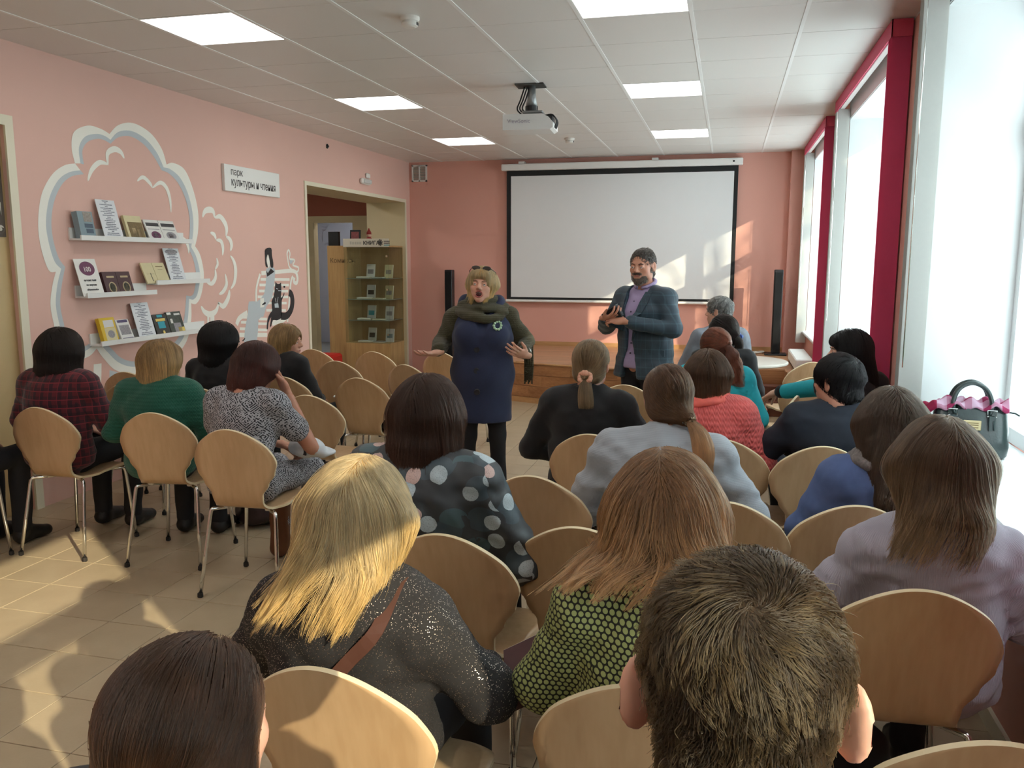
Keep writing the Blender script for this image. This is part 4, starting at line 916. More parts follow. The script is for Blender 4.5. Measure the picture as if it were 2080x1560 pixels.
# ================================================================== implicit surfaces (smoothly blended bodies, clothes, hair)
class Field:
    def __init__(s, lo, hi, h):
        s.lo = np.array(lo, float); s.h = h; s.n = np.maximum(4, np.ceil((np.array(hi)-s.lo)/h).astype(int)+1)
        s.d = np.full(s.n, .5, np.float32); s.ops = []
        s.ax = [(s.lo[i]+np.arange(s.n[i])*h).astype(np.float32) for i in range(3)]
    def _blk(s, lo, hi):
        a = np.clip(np.floor((np.array(lo)-s.lo)/s.h).astype(int), 0, s.n); b = np.clip(np.ceil((np.array(hi)-s.lo)/s.h).astype(int)+1, 0, s.n)
        if (b <= a).any(): return None
        sl = tuple(slice(int(a[i]), int(b[i])) for i in range(3))
        return sl, s.ax[0][sl[0]][:, None, None], s.ax[1][sl[1]][None, :, None], s.ax[2][sl[2]][None, None, :]
    def _put(s, fn, lo, hi, k, sub):
        m = k*1.2+3*s.h; r = s._blk(np.array(lo)-m, np.array(hi)+m)
        if r is None: return s
        sl, X, Y, Z = r; dn = fn(X, Y, Z); d = s.d[sl]; s.ops.append((fn, k, sub))
        s.d[sl] = comb(d, dn, k, sub); return s
    def cone(s, a, b, ra, rb, k=.02, sub=False, sc=(1, 1, 1)):
        a = np.array(a, float); b = np.array(b, float); R_ = max(ra, rb)*np.array(sc)
        return s._put(f_cone(a, b, ra, rb, sc), np.minimum(a, b)-R_, np.maximum(a, b)+R_, k, sub)
    def ell(s, c, r, k=.02, sub=False, rot=None):
        c = np.array(c, float); R_ = np.full(3, max(r)) if rot is not None else np.array(r)
        return s._put(f_ell(c, r, rot), c-R_, c+R_, k, sub)
    def noise(s, amp, f, seed=0):
        X, Y, Z = s.ax[0][:, None, None], s.ax[1][None, :, None], s.ax[2][None, None, :]
        g = np.random.default_rng(seed)
        for q in range(3):
            w_ = g.normal(size=3); w_ *= f*(1+.6*q)/np.linalg.norm(w_); p = g.uniform(0, 6.28, 3)
            s.d += (amp/(1+q)*np.sin(w_[0]*X+w_[1]*Y+w_[2]*Z+p[0]+1.2*np.sin(.6*f*Z+p[1])+.9*np.sin(.5*f*X+p[2]))).astype(np.float32)
        return s
    def value(s, P):
        X, Y, Z = P[:, 0], P[:, 1], P[:, 2]; d = np.full(len(P), .5)
        for fn, k, sub in s.ops: d = comb(d, fn(X, Y, Z), k, sub)
        return d
    def grad(s, P, e=.002):
        g = np.stack([s.value(P+np.eye(3)[i]*e)-s.value(P-np.eye(3)[i]*e) for i in range(3)], 1)
        return g/np.maximum(np.linalg.norm(g, axis=1, keepdims=True), 1e-9)
    def net(s): return surface_net(s.d, s.lo, s.h)
def comb(d, dn, k, sub):
    if sub: dn = -dn; hh = np.clip(.5-.5*(d-dn)/k, 0, 1) if k else (dn > d); return d*(1-hh)+dn*hh+k*hh*(1-hh)
    hh = np.clip(.5+.5*(d-dn)/k, 0, 1); return d*(1-hh)+dn*hh-k*hh*(1-hh)
def f_cone(a, b, ra, rb, sc=(1, 1, 1)):
    sc = np.array(sc, float); A = a/sc; B = b/sc; D = B-A; L = max(D@D, 1e-9); sm = sc.min()
    def fn(X, Y, Z):
        px, py, pz = X/sc[0]-A[0], Y/sc[1]-A[1], Z/sc[2]-A[2]; t = np.clip((px*D[0]+py*D[1]+pz*D[2])/L, 0, 1)
        return (np.sqrt((px-t*D[0])**2+(py-t*D[1])**2+(pz-t*D[2])**2)-(ra+(rb-ra)*t))*sm
    return fn
def f_ell(c, r, rot=None):
    r = np.array(r, float); Rm = None if rot is None else np.array(rot)
    def fn(X, Y, Z):
        x, y, z = X-c[0], Y-c[1], Z-c[2]
        if Rm is not None: x, y, z = Rm[0, 0]*x+Rm[1, 0]*y+Rm[2, 0]*z, Rm[0, 1]*x+Rm[1, 1]*y+Rm[2, 1]*z, Rm[0, 2]*x+Rm[1, 2]*y+Rm[2, 2]*z
        k0 = np.sqrt((x/r[0])**2+(y/r[1])**2+(z/r[2])**2); k1 = np.sqrt((x/r[0]**2)**2+(y/r[1]**2)**2+(z/r[2]**2)**2)
        return k0*(k0-1)/np.maximum(k1, 1e-6)
    return fn
def surface_net(d, lo, h):
    I = d < 0; n = np.array(d.shape)
    c = np.zeros(n-1, np.uint8)
    for dx in (0, 1):
        for dy in (0, 1):
            for dz in (0, 1): c += I[dx:n[0]-1+dx, dy:n[1]-1+dy, dz:n[2]-1+dz]
    act = (c > 0) & (c < 8); ijk = np.argwhere(act); ids = np.full(act.shape, -1, np.int64); ids[act] = np.arange(len(ijk))
    pos = np.zeros((len(ijk), 3)); cnt = np.zeros(len(ijk)); cor = [(x, y, z) for x in (0, 1) for y in (0, 1) for z in (0, 1)]
    val = {q: d[ijk[:, 0]+q[0], ijk[:, 1]+q[1], ijk[:, 2]+q[2]] for q in cor}
    for a in cor:
        for ax in range(3):
            if a[ax]: continue
            b = list(a); b[ax] = 1; b = tuple(b); va, vb = val[a], val[b]; x = (va < 0) != (vb < 0)
            t = np.where(x, va/np.where(x, va-vb, 1), 0); p = np.array(a, float)[None]+np.eye(3)[ax]*t[:, None]
            pos += p*x[:, None]; cnt += x
    V = lo+(ijk+pos/np.maximum(cnt, 1)[:, None])*h; F = []
    for ax in range(3):
        u, v = (ax+1) % 3, (ax+2) % 3; sl0 = [slice(None)]*3; sl1 = [slice(None)]*3; sl0[ax] = slice(0, -1); sl1[ax] = slice(1, None)
        a, b = I[tuple(sl0)], I[tuple(sl1)]; e = np.argwhere(a != b); e = e[(e[:, u] > 0) & (e[:, v] > 0) & (e[:, u] < n[u]-1) & (e[:, v] < n[v]-1)]
        fl = a[e[:, 0], e[:, 1], e[:, 2]]; q = []
        for du, dv in ((-1, -1), (0, -1), (0, 0), (-1, 0)):
            w_ = e.copy(); w_[:, u] += du; w_[:, v] += dv; q.append(ids[w_[:, 0], w_[:, 1], w_[:, 2]])
        q = np.stack(q, 1); q[~fl] = q[~fl][:, ::-1]; F.append(q)
    F = np.concatenate(F); F = F[(F >= 0).all(1)]
    return V, F
def np_mesh(name, parts, mats):
    """parts: list of (V, F[, material index]) joined into one smooth mesh"""
    V = np.concatenate([p[0] for p in parts]); o = 0; F = []; MI = []
    for p in parts: F.append(p[1]+o); MI.append(np.full(len(p[1]), p[2] if len(p) > 2 else 0)); o += len(p[0])
    F = np.concatenate(F); MI = np.concatenate(MI); me = bpy.data.meshes.new(name)
    me.vertices.add(len(V)); me.vertices.foreach_set('co', V.astype(np.float32).ravel())
    me.loops.add(F.size); me.loops.foreach_set('vertex_index', F.astype(np.int32).ravel())
    me.polygons.add(len(F)); me.polygons.foreach_set('loop_start', np.arange(0, F.size, 4, dtype=np.int32)); me.polygons.foreach_set('material_index', MI.astype(np.int32))
    me.polygons.foreach_set('use_smooth', np.ones(len(F), bool)); me.update(); me.validate()
    for m in (mats if isinstance(mats, (list, tuple)) else [mats]): me.materials.append(m)
    return me
def xf(parts, M):
    M = np.array(M); return [(p[0]@M[:3, :3].T+M[:3, 3],)+tuple(p[1:]) for p in parts]

# ------------------------------------------------------------------ skin, eyes
def skin_mat(name, col, blush):
    m, h, p = new_mat(name); tc = h.n('TexCoord'); nz = h.n('TexNoise', i_Scale=18.0, i_Detail=4.0); h.l(tc.outputs['Object'], nz.inputs['Vector'])
    h.l(h.mix(nz.outputs[0], col, blush), p.inputs['Base Color']); p.inputs['Roughness'].default_value = .48; p.inputs['Specular IOR Level'].default_value = .4
    p.inputs['Subsurface Weight'].default_value = .12; p.inputs['Subsurface Radius'].default_value = (.012, .005, .003); p.inputs['Subsurface Scale'].default_value = 1.0
    return m
M_skin = skin_mat('skin_fair', srgb(222, 176, 152), srgb(206, 148, 126)); M_skin2 = skin_mat('skin_warm', srgb(208, 158, 132), srgb(190, 128, 106))
M_eye = mat('eye_white', srgb(226, 220, 214), .25, .02); M_iris = mat('iris_grey', srgb(58, 64, 66), .2, .1); M_lip = mat('lips', srgb(176, 96, 92), .4, .05); M_mouth = mat('mouth_inside', srgb(64, 22, 22), .6, .1); M_brow = mat('eyebrow_brown', srgb(110, 82, 62), .8, .1)
M_teeth = mat('teeth', srgb(220, 212, 198), .3, .02)

def head_parts(h=.0055, mouth='shut', jaw=1.0, ears=1.0, neck_dir=(0, -.018, -.135), neck_r=.052, ear_out=0.0):
    """head in its own space: x right, y face, z up; z from about -.112 (chin) to .112 (crown)"""
    f = Field((-.105, -.12, -.20), (.105, .135, .13), h)
    f.ell((0, -.012, .032), (.0745, .094, .080), .02); f.ell((0, .028, -.022), (.060, .060, .078), .03)
    f.ell((0, .034, -.066), (.046*jaw, .046, .038), .03); f.ell((0, .066, -.092 if mouth != 'open' else -.100), (.022, .018, .018), .025)
    for s in (-1, 1): f.ell((s*.040, .052, -.022), (.024, .024, .022), .02); f.ell((s*.048*jaw, .012, -.062), (.016, .030, .026), .025)
    f.cone((-.032, .079, .020), (.032, .079, .020), .012, .012, .014)
    f.cone((0, .084, .012), (0, .105, -.024), .0075, .0125, .010); 
    for s in (-1, 1): f.ell((s*.0125, .094, -.030), (.0085, .010, .008), .006)
    for s in (-1, 1): f.ell((s*.031, .095, .001), (.019, .014, .0125), .010, True)
    for s in (-1, 1): f.ell((s*.031, .076, .001), (.0165, .0125, .0125), .004)
    if mouth == 'open': f.ell((0, .092, -.064), (.020, .022, .017), .006, True)
    else:
        f.cone((-.019, .083, -.055), (.019, .083, -.055), .0075, .0075, .008); f.cone((-.016, .082, -.066), (.016, .082, -.066), .008, .008, .008); f.cone((-.022, .096, -.0605), (.022, .096, -.0605), .002, .002, .004, True)
    for s in (-1, 1):
        a = .42+ear_out*30; R_ = np.array([[math.cos(s*a), -math.sin(s*a), 0], [math.sin(s*a), math.cos(s*a), 0], [0, 0, 1]])
        f.ell((s*(.079+ear_out), -.008, -.004-ear_out), (.0085*ears, .021*ears, .033*ears), .008, rot=R_); f.ell((s*(.085+ear_out), -.001, -ear_out), (.006*ears, .011*ears, .018*ears), .005, True, rot=R_)
    f.cone((0, -.018, -.05), neck_dir, neck_r, neck_r+.004, .03); f.cone(neck_dir, np.array(neck_dir)*1.4, neck_r+.004, neck_r+.01, .02)
    return [f.net()]
def sphere_part(c, r, n=10, mi=0, sq=(1, 1, 1)):
    V = []; F = []
    for i in range(n+1):
        t = PI*i/n
        for j in range(2*n): p = PI*j/n; V.append((c[0]+r*sq[0]*math.sin(t)*math.cos(p), c[1]+r*sq[1]*math.sin(t)*math.sin(p), c[2]+r*sq[2]*math.cos(t)))
    for i in range(n):
        for j in range(2*n): a = i*2*n+j; b = i*2*n+(j+1) % (2*n); F.append((a, b, b+2*n, a+2*n))
    return (np.array(V, float), np.array(F), mi)
def face_children(parent, M, mouth, brow=None):
    """eyes, brows, lips as parts of the person; M places head space in the body's space"""
    for s in (-1, 1):
        link('eye', np_mesh('eye', xf([sphere_part((s*.031, .0785, .0005), .0115, 8), sphere_part((s*.031, .0866, .0005), .0048, 6, 1)], M), [M_eye, M_iris]), parent)
        link('eyelid', np_mesh('eyelid', xf([sphere_part((s*.031, .0780, .0050), .0128, 8, 0, (1.18, .98, .74))], M), [M_skin]), parent)
        b = MB().tube(catmull([(s*.014, .0925, .018), (s*.030, .0925, .0235), (s*.046, .081, .0185)], 4), [.0025]*3+[.0032]*3+[.0025]*2+[.0015], 6); V = np.array(b.v)@np.array(M)[:3, :3].T+np.array(M)[:3, 3]; b.v = [tuple(v) for v in V]; b.build('eyebrow', brow or M_brow, parent, True)
    if mouth == 'open':
        link('mouth', np_mesh('mouth', xf([sphere_part((0, .076, -.064), .019, 8, 0, (1.05, .75, .95))], M), [M_mouth]), parent)
        b = MB().tube([(.0235*math.cos(t*PI/8), .0895-.012*abs(math.cos(t*PI/8))**2, -.064+.0195*math.sin(t*PI/8)) for t in range(17)], .0045, 6)
        t_ = MB().rbox(-.013, .013, .076, .086, -.054, -.0475, .001); V = np.array(t_.v)@np.array(M)[:3, :3].T+np.array(M)[:3, 3]; t_.v = [tuple(v) for v in V]; t_.build('teeth', M_teeth, parent)
    else: b = MB().tube(catmull([(-.022, .0845, -.0605), (-.010, .0905, -.058), (0, .0915, -.0595), (.010, .0905, -.058), (.022, .0845, -.0605)], 3), [.001]+[.0036]*11+[.001], 6)
    V = np.array(b.v)@np.array(M)[:3, :3].T+np.array(M)[:3, 3]; b.v = [tuple(v) for v in V]; b.build('lips', M_lip, parent, True)

def hand_parts(side, M, curl=.5, spread=.12, thumb=.6, h=.0042):
    """right-handed palm space: y along the fingers, x towards the little finger side * side, z back of the hand up"""
    f = Field((-.075, -.05, -.075), (.075, .20, .06), h); s = side
    f.ell((0, .045, 0), (.038, .048, .0145), .012); f.cone((0, -.04, 0), (0, .015, 0), .023, .026, .02, sc=(1, 1, .8))
    lens = (.040, .046, .042, .032); xs = (-.028, -.0095, .0095, .027)
    for i, (L, x) in enumerate(zip(lens, xs)):
        p = np.array((s*x, .084-(.006 if i in (0, 3) else 0), .0)); an = -(curl*.55); yaw = s*(x/.03)*spread; r = .0088-.0008*(i == 3)
        for k, fr in enumerate((1.0, .68, .55)):
            d = np.array((math.sin(yaw)*math.cos(an), math.cos(yaw)*math.cos(an), math.sin(an))); q = p+d*L*fr; f.cone(p, q, r, r-.0008, .004); p = q; r -= .0008; an -= curl*.85
    p = np.array((-s*.026, .018, -.004)); d0 = np.array((-s*math.sin(thumb), math.cos(thumb), -.25)); q = p+d0*.042; f.cone(p, q, .0125, .0105, .010)
    d1 = np.array((-s*math.sin(thumb*.55), math.cos(thumb*.55), -.30-.3*curl)); f.cone(q, q+d1*.036, .0100, .0082, .004)
    return xf([f.net()], M)
def frame(o, yv, zv):
    """matrix with its y axis along yv and z axis near zv, origin o"""
    y = Vector(yv).normalized(); x = y.cross(Vector(zv)).normalized(); z = x.cross(y)
    return Matrix(((x.x, y.x, z.x, o[0]), (x.y, y.y, z.y, o[1]), (x.z, y.z, z.z, o[2]), (0, 0, 0, 1)))

def surf_y(f, x, z, y1=.5, y0=-.1):
    """front surface of a garment above the point x, z"""
    ys = np.arange(y1, y0, -.002); v = f.value(np.stack([np.full(len(ys), x), ys, np.full(len(ys), z)], 1)); i = np.argmax(v < 0); return float(ys[i])
def hug(f, pts, off=.004):
    """lay a path onto a garment"""
    P_ = np.array([list(p) for p in pts], float)
    for _ in range(6): P_ = P_-f.grad(P_)*(f.value(P_)-off)[:, None]
    return P_, f.grad(P_)
def ribbon(f, path, w_, name, m, parent, th=.004, off=.003):
    P_, G = hug(f, path, off); n = len(P_); vv = []; ff = []
    for i in range(n):
        t = P_[min(i+1, n-1)]-P_[max(i-1, 0)]; sd = np.cross(t, G[i]); sd = sd/np.linalg.norm(sd)*w_/2; vv += [P_[i]+sd, P_[i]-sd, P_[i]-sd+G[i]*th, P_[i]+sd+G[i]*th]
    for i in range(n-1): a = 4*i; ff += [(a, a+4, a+5, a+1), (a+1, a+5, a+6, a+2), (a+2, a+6, a+7, a+3), (a+3, a+7, a+4, a)]
    ff += [(0, 1, 2, 3), (4*n-4, 4*n-1, 4*n-2, 4*n-3)]
    return MB().add(vv, ff).build(name, m, parent)

def back_y(f, x, z, y0=-.5, y1=.2):
    ys = np.arange(y0, y1, .002); v = f.value(np.stack([np.full(len(ys), x), ys, np.full(len(ys), z)], 1)); i = np.argmax(v < 0); return float(ys[i])
# ================================================================== hair
def hair_mat(name, root, tip, var=.25, rough=.32, mid=.55):
    """strand material: root-to-tip colour, each strand a little different"""
    m = bpy.data.materials.new(name); m.use_nodes = True; m.node_tree.nodes.clear(); MATS[name] = m
    h = N(m); out = h.n('OutputMaterial'); p = h.n('BsdfHairPrincipled'); hi = h.n('HairInfo'); h.l(p.outputs[0], out.inputs[0])
    cr = h.n('ValToRGB'); cr.color_ramp.elements[0].color = root; cr.color_ramp.elements[1].color = tip; cr.color_ramp.elements[0].position = max(0, mid-.3); cr.color_ramp.elements[1].position = min(1, mid+.35)
    h.l(hi.outputs['Intercept'], cr.inputs[0]); hs = h.n('HueSaturation'); h.l(cr.outputs[0], hs.inputs['Color'])
    tc = h.n('TexCoord'); nz = h.n('TexNoise', i_Scale=38.0, i_Detail=2.0); mp = h.n('Mapping'); mp.inputs['Scale'].default_value = (1, 1, .22); h.l(tc.outputs['Object'], mp.inputs[0]); h.l(mp.outputs[0], nz.inputs['Vector'])
    vv_ = h.math('ADD', h.math('MULTIPLY', hi.outputs['Random'], 2*var), 1-var); h.l(h.math('MULTIPLY', vv_, h.math('ADD', h.math('MULTIPLY', nz.outputs[0], 1.1), .45)), hs.inputs['Value']); h.l(hs.outputs[0], p.inputs['Color'])
    q = h.n('BsdfPrincipled'); h.l(hs.outputs[0], q.inputs['Base Color']); q.inputs['Roughness'].default_value = .42; q.inputs['Specular IOR Level'].default_value = .3; mx = h.n('MixShader'); mx.inputs[0].default_value = .55
    h.l(p.outputs[0], mx.inputs[1]); h.l(q.outputs[0], mx.inputs[2]); h.l(mx.outputs[0], out.inputs[0])
    p.inputs['Roughness'].default_value = rough; p.inputs['Radial Roughness'].default_value = .45; p.inputs['Random Roughness'].default_value = .3; p.inputs['IOR'].default_value = 1.40
    return m
def shell_mat(name, c):
    return mat(name+'_base', tuple(x*.75 for x in c[:3])+(1,), .55, .15, 40, stretch=(1, 1, .1))
def curves_obj(name, P, r0, r1, m, parent):
    """P: (strands, points, 3) in the parent's space"""
    n, k, _ = P.shape; cu = bpy.data.hair_curves.new(name); cu.add_curves([k]*n)
    cu.attributes['position'].data.foreach_set('vector', P.astype(np.float32).ravel())
    rad = cu.attributes.get('radius') or cu.attributes.new('radius', 'FLOAT', 'POINT')
    t = np.linspace(0, 1, k); rr = (r0+(r1-r0)*t**1.6)[None]*RNG.uniform(.75, 1.2, (n, 1)); rad.data.foreach_set('value', rr.astype(np.float32).ravel())
    cu.materials.append(m); return link(name, cu, parent)
def trace(f, roots, L, steps, flow, off, hem=-9, wave=0.0, wf=40.0, flick=(0, 0, 0), free=.0, lift=0.0, rng=RNG):
    """comb strands over the hair volume f: follow the flow field along its surface, let go below the hem"""
    n = len(roots); P = roots.copy(); out = [P.copy()]; st = (L/steps)[:, None]; ph = rng.uniform(0, 6.28, (n, 1)); offs = off; prev = None
    for i in range(steps):
        g = f.grad(P); d = flow(P, g); d = d-g*np.sum(d*g, 1, keepdims=True)*(1-free)
        if lift: d = d+g*lift
        loose = (P[:, 2:3] < hem); d = np.where(loose, (np.array([[0, 0, -1.0]])+np.array([flick])+ (prev if prev is not None else 0)*.9), d)
        d /= np.maximum(np.linalg.norm(d, axis=1, keepdims=True), 1e-6)
        if prev is not None: d = .55*d+.45*prev; d /= np.maximum(np.linalg.norm(d, axis=1, keepdims=True), 1e-6)
        P = P+d*st; t = (i+1)/steps
        if wave:
            side = np.cross(d, g); P = P+side*wave*np.sin(ph+wf*t*L[:, None]*10)*st*8
        v = f.value(P); push = np.clip(offs*(.35+.65*t)+lift*t*L*.4-v, -.02, .02); tight = ~loose[:, 0]
        P = P+f.grad(P)*np.where(tight, push, np.maximum(push, 0) if True else 0)[:, None]; prev = d; out.append(P.copy())
    return np.stack(out, 1)
def clump(S, k, amt, rng=RNG):
    """pull strands together into locks towards their tips"""
    n = len(S); gi = rng.choice(n, max(1, n//k), replace=False); R0 = S[:, 0]; G = S[gi, 0]; near = np.empty(n, int)
    for a in range(0, n, 2000): near[a:a+2000] = np.argmin(((R0[a:a+2000, None]-G[None])**2).sum(2), 1)
    t = np.linspace(0, 1, S.shape[1])[None, :, None]**1.2; A = S[gi[near]]; rel = A-A[:, :1]+S[:, :1]*(1-t)+A[:, :1]*t
    return S*(1-amt*t)+rel*amt*t
def ruffle(S, amp, rng=RNG):
    """low-frequency disorder so that neighbouring strands part and cross"""
    n, k, _ = S.shape; t = np.linspace(0, 1, k)[None, :, None]; R0 = S[:, :1]; out = S.copy()
    for q in range(3):
        w_ = rng.normal(size=(3, 3))*(45+55*q); ph = rng.uniform(0, 6.28, 3); out += amp/(1+.6*q)*t*np.sin(R0@w_+ph+t*4)
    out += rng.normal(0, amp*.45, (n, 1, 3))*t
    fly = rng.random((n, 1, 1)) < .035; out += fly*t**2*rng.normal(0, amp*3.2, (n, 1, 3)); return out
def pick(V, n, cond, rng=RNG):
    W = V[cond]; i = rng.integers(0, len(W), n); return W[i]+rng.normal(0, .002, (n, 3))
def put_hair(parent, M, f, shell_c, strands, m, name='hair', r=(.0006, .0002), shrink=.005, cut=None):
    d0 = f.d; f.d = d0+shrink
    if cut is not None: f.d = np.maximum(f.d, (cut-f.ax[2])[None, None, :].astype(np.float32))
    V, F = f.net(); f.d = d0; o = link(name, np_mesh(name, xf([(V, F)], M), shell_mat(m.name, shell_c)), parent)
    M_ = np.array(M); S = strands@M_[:3, :3].T+M_[:3, 3]; curves_obj('strands', S, r[0], r[1], m, o); return o
def cap_field(t, h=.007, lo=(-.16, -.20, -.34), hi=(.16, .15, .17)):
    f = Field(lo, hi, h); f.ell((0, -.014, .034), (.0745+t, .094+t, .080+t), .02); return f
def face_cut(f, w_=.058, top=.055, depth=.10): f.ell((0, .128, top-.105), (w_, depth*.82, .112), .012, True); return f
def flow_part(px, side=1.0, down=1.0, back=.25, out=0.0):
    """away from a parting running front to back, then down"""
    def fl(P, g):
        s = np.tanh((P[:, :1]-px)/.014); topw = np.clip(g[:, 2:3], 0, 1)**1.5
        return np.concatenate([s*side*topw+out*np.sign(P[:, :1])*(1-topw), -back*topw, np.full((len(P), 1), -down)], 1)
    return fl
def flow_to(c, bias=(0, 0, 0)):
    c = np.array(c)
    def fl(P, g):
        d = c-P; return d/np.maximum(np.linalg.norm(d, axis=1, keepdims=True), 1e-4)+np.array([bias])
    return fl
def flow_crown(c, swirl=.6, down=.5):
    c = np.array(c)
    def fl(P, g):
        d = P-c; d /= np.maximum(np.linalg.norm(d, axis=1, keepdims=True), 1e-4); t = np.cross(g, d); dist = np.linalg.norm(P-c, axis=1, keepdims=True)
        return d+t*swirl*np.exp(-dist/.05)+np.array([[0, 0, -1.0]])*down*np.clip(dist/.08, 0, 1)
    return fl
def style_bob(parent, M, m, c, zb=-.14, t=.024, w_=1.0, n=3500, part=.0, r=(.0009, .0003), flick=(0, -.2, 0), yb=-.045, hem_extra=.03, wave=0.0, lumps=.35, facew=.058, top=.055, rb=.085, h=.008, bangs=False, steps=16, kf=10, side_out=0.0, mess=.004, fdepth=.10, lmin=.72):
    f = cap_field(t, h, lo=(-.17*w_, min(-.22, yb-rb-.05), zb-.06), hi=(.17*w_, .15, .17))
    f.cone((0, -.032, .0), (0, yb, zb+.05), .085+t*.5, rb, .03, sc=(1.22*w_, 1, 1)); f.cone((0, yb, zb+.05), (0, yb-.004, zb+.03), rb, rb*.85, .02, sc=(1.22*w_, 1, 1))
    face_cut(f, facew, top, fdepth)
    if bangs: f.ell((0, .072, .062), (.058, .028, .034), .015)
    V, F = f.net(); roots = pick(V, n, (V[:, 2] > -.03) & ((V[:, 1] < .085) | (V[:, 2] > .05)))
    L = RNG.uniform(lmin, 1.05, n)*np.clip((roots[:, 2]-zb)*1.05+.07, .06, .6)
    S = trace(f, roots, L, steps, flow_part(part, 1.0, 1.0, .35, side_out), RNG.uniform(-.002, .009, n), zb+hem_extra, wave, 30, flick); S = ruffle(S, mess)
    if lumps: S = clump(S, kf, lumps)
    return put_hair(parent, M, f, c, S, m, r=r, cut=zb+hem_extra+.005)
def style_tied(parent, M, m, c, tie=(0, -.11, -.02), t=.010, n=3000, tail=None, nt=900, r=(.0009, .0003), tail_r=.02, wave=.0, h=.008, m_tail=None, kf=10, tail_wave=.0, low=-.07, spread=1.6, cover=0.0):
    f = cap_field(t, h, hi=(.16, .15, .16)); f.ell((0, -.045, -.035), (.070+t*.5, .058+t, .055), .03); f.ell(tie, (.026, .020, .024), .03)
    if cover: f.ell((0, -.022, -.045), (.080+cover, .080, .075), .03)
    face_cut(f, .060, .062)
    V, F = f.net(); roots = pick(V, n, (V[:, 2] > low) & ((V[:, 1] < .088) | (V[:, 2] > .055))); tie = np.array(tie)
    L = np.linalg.norm(roots-tie, axis=1)*1.12; S = trace(f, roots, L, 14, flow_to(tie), RNG.uniform(-.001, .005, n), wave=wave); S = ruffle(S, .0022); S = clump(S, kf, .3)
    o = put_hair(parent, M, f, c, S, m, r=r, shrink=.003)
    if tail:
        pts = np.array([list(p) for p in catmull([tuple(tie)]+list(tail), 5)]); k = len(pts); tt = np.linspace(0, 1, k); T = np.empty((nt, k, 3))
        a = RNG.uniform(0, 6.28, nt); q = np.sqrt(RNG.uniform(0, 1, nt)); prof = tail_r*(.35+np.sin(np.clip(tt*spread, 0, 1.9))*.9)*(1-.25*tt); LL = RNG.uniform(.82, 1.04, nt)
        for i in range(nt):
            s = np.clip(tt*LL[i], 0, 1)*(k-1); b = np.stack([np.interp(s, np.arange(k), pts[:, j]) for j in range(3)], 1); pr = np.interp(s, np.arange(k), prof)
            T[i] = b+np.stack([np.cos(a[i])*pr, np.sin(a[i])*pr*.8, np.zeros(k)], 1)*q[i]
            if tail_wave: T[i] += tail_wave*tt[:, None]*np.stack([np.sin(tt*22+a[i]*2), np.cos(tt*19+a[i]*3), .3*np.sin(tt*17+a[i])], 1)
        M_ = np.array(M); curves_obj('ponytail', T@M_[:3, :3].T+M_[:3, 3], r[0]*1.1, r[1], m_tail or m, o)
    return o
def style_short(parent, M, m, c, t=.014, n=4000, L=.035, crown=(.0, -.075, .085), swirl=.5, r=(.0008, .0003), h=.007, lift=.25, low=-.06, nape=-.085, back=.058, steps=7, facew=.066, top=.062, ear_cut=0.0):
    f = cap_field(t, h); f.ell((0, -.045, nape+.035), (.060+t*.6, back+t*.6, .055), .03); face_cut(f, facew, top)
    for s in (-1, 1): f.ell((s*(.088+ear_cut*.6), .0, -.012-ear_cut), (.016+ear_cut*.5, .026, .040), .008, True)
    V, F = f.net(); roots = pick(V, n, (V[:, 2] > nape) & ((V[:, 1] < .08) | (V[:, 2] > .06)))
    LL = RNG.uniform(.6, 1.15, n)*L*np.clip(.55+roots[:, 2]*5, .4, 1.1)
    S = trace(f, roots, LL, steps, flow_crown(crown, swirl, .6), RNG.uniform(0, .004, n), lift=lift); S = ruffle(S, .003); S = clump(S, 14, .5)
    return put_hair(parent, M, f, c, S, m, r=r, shrink=.004)
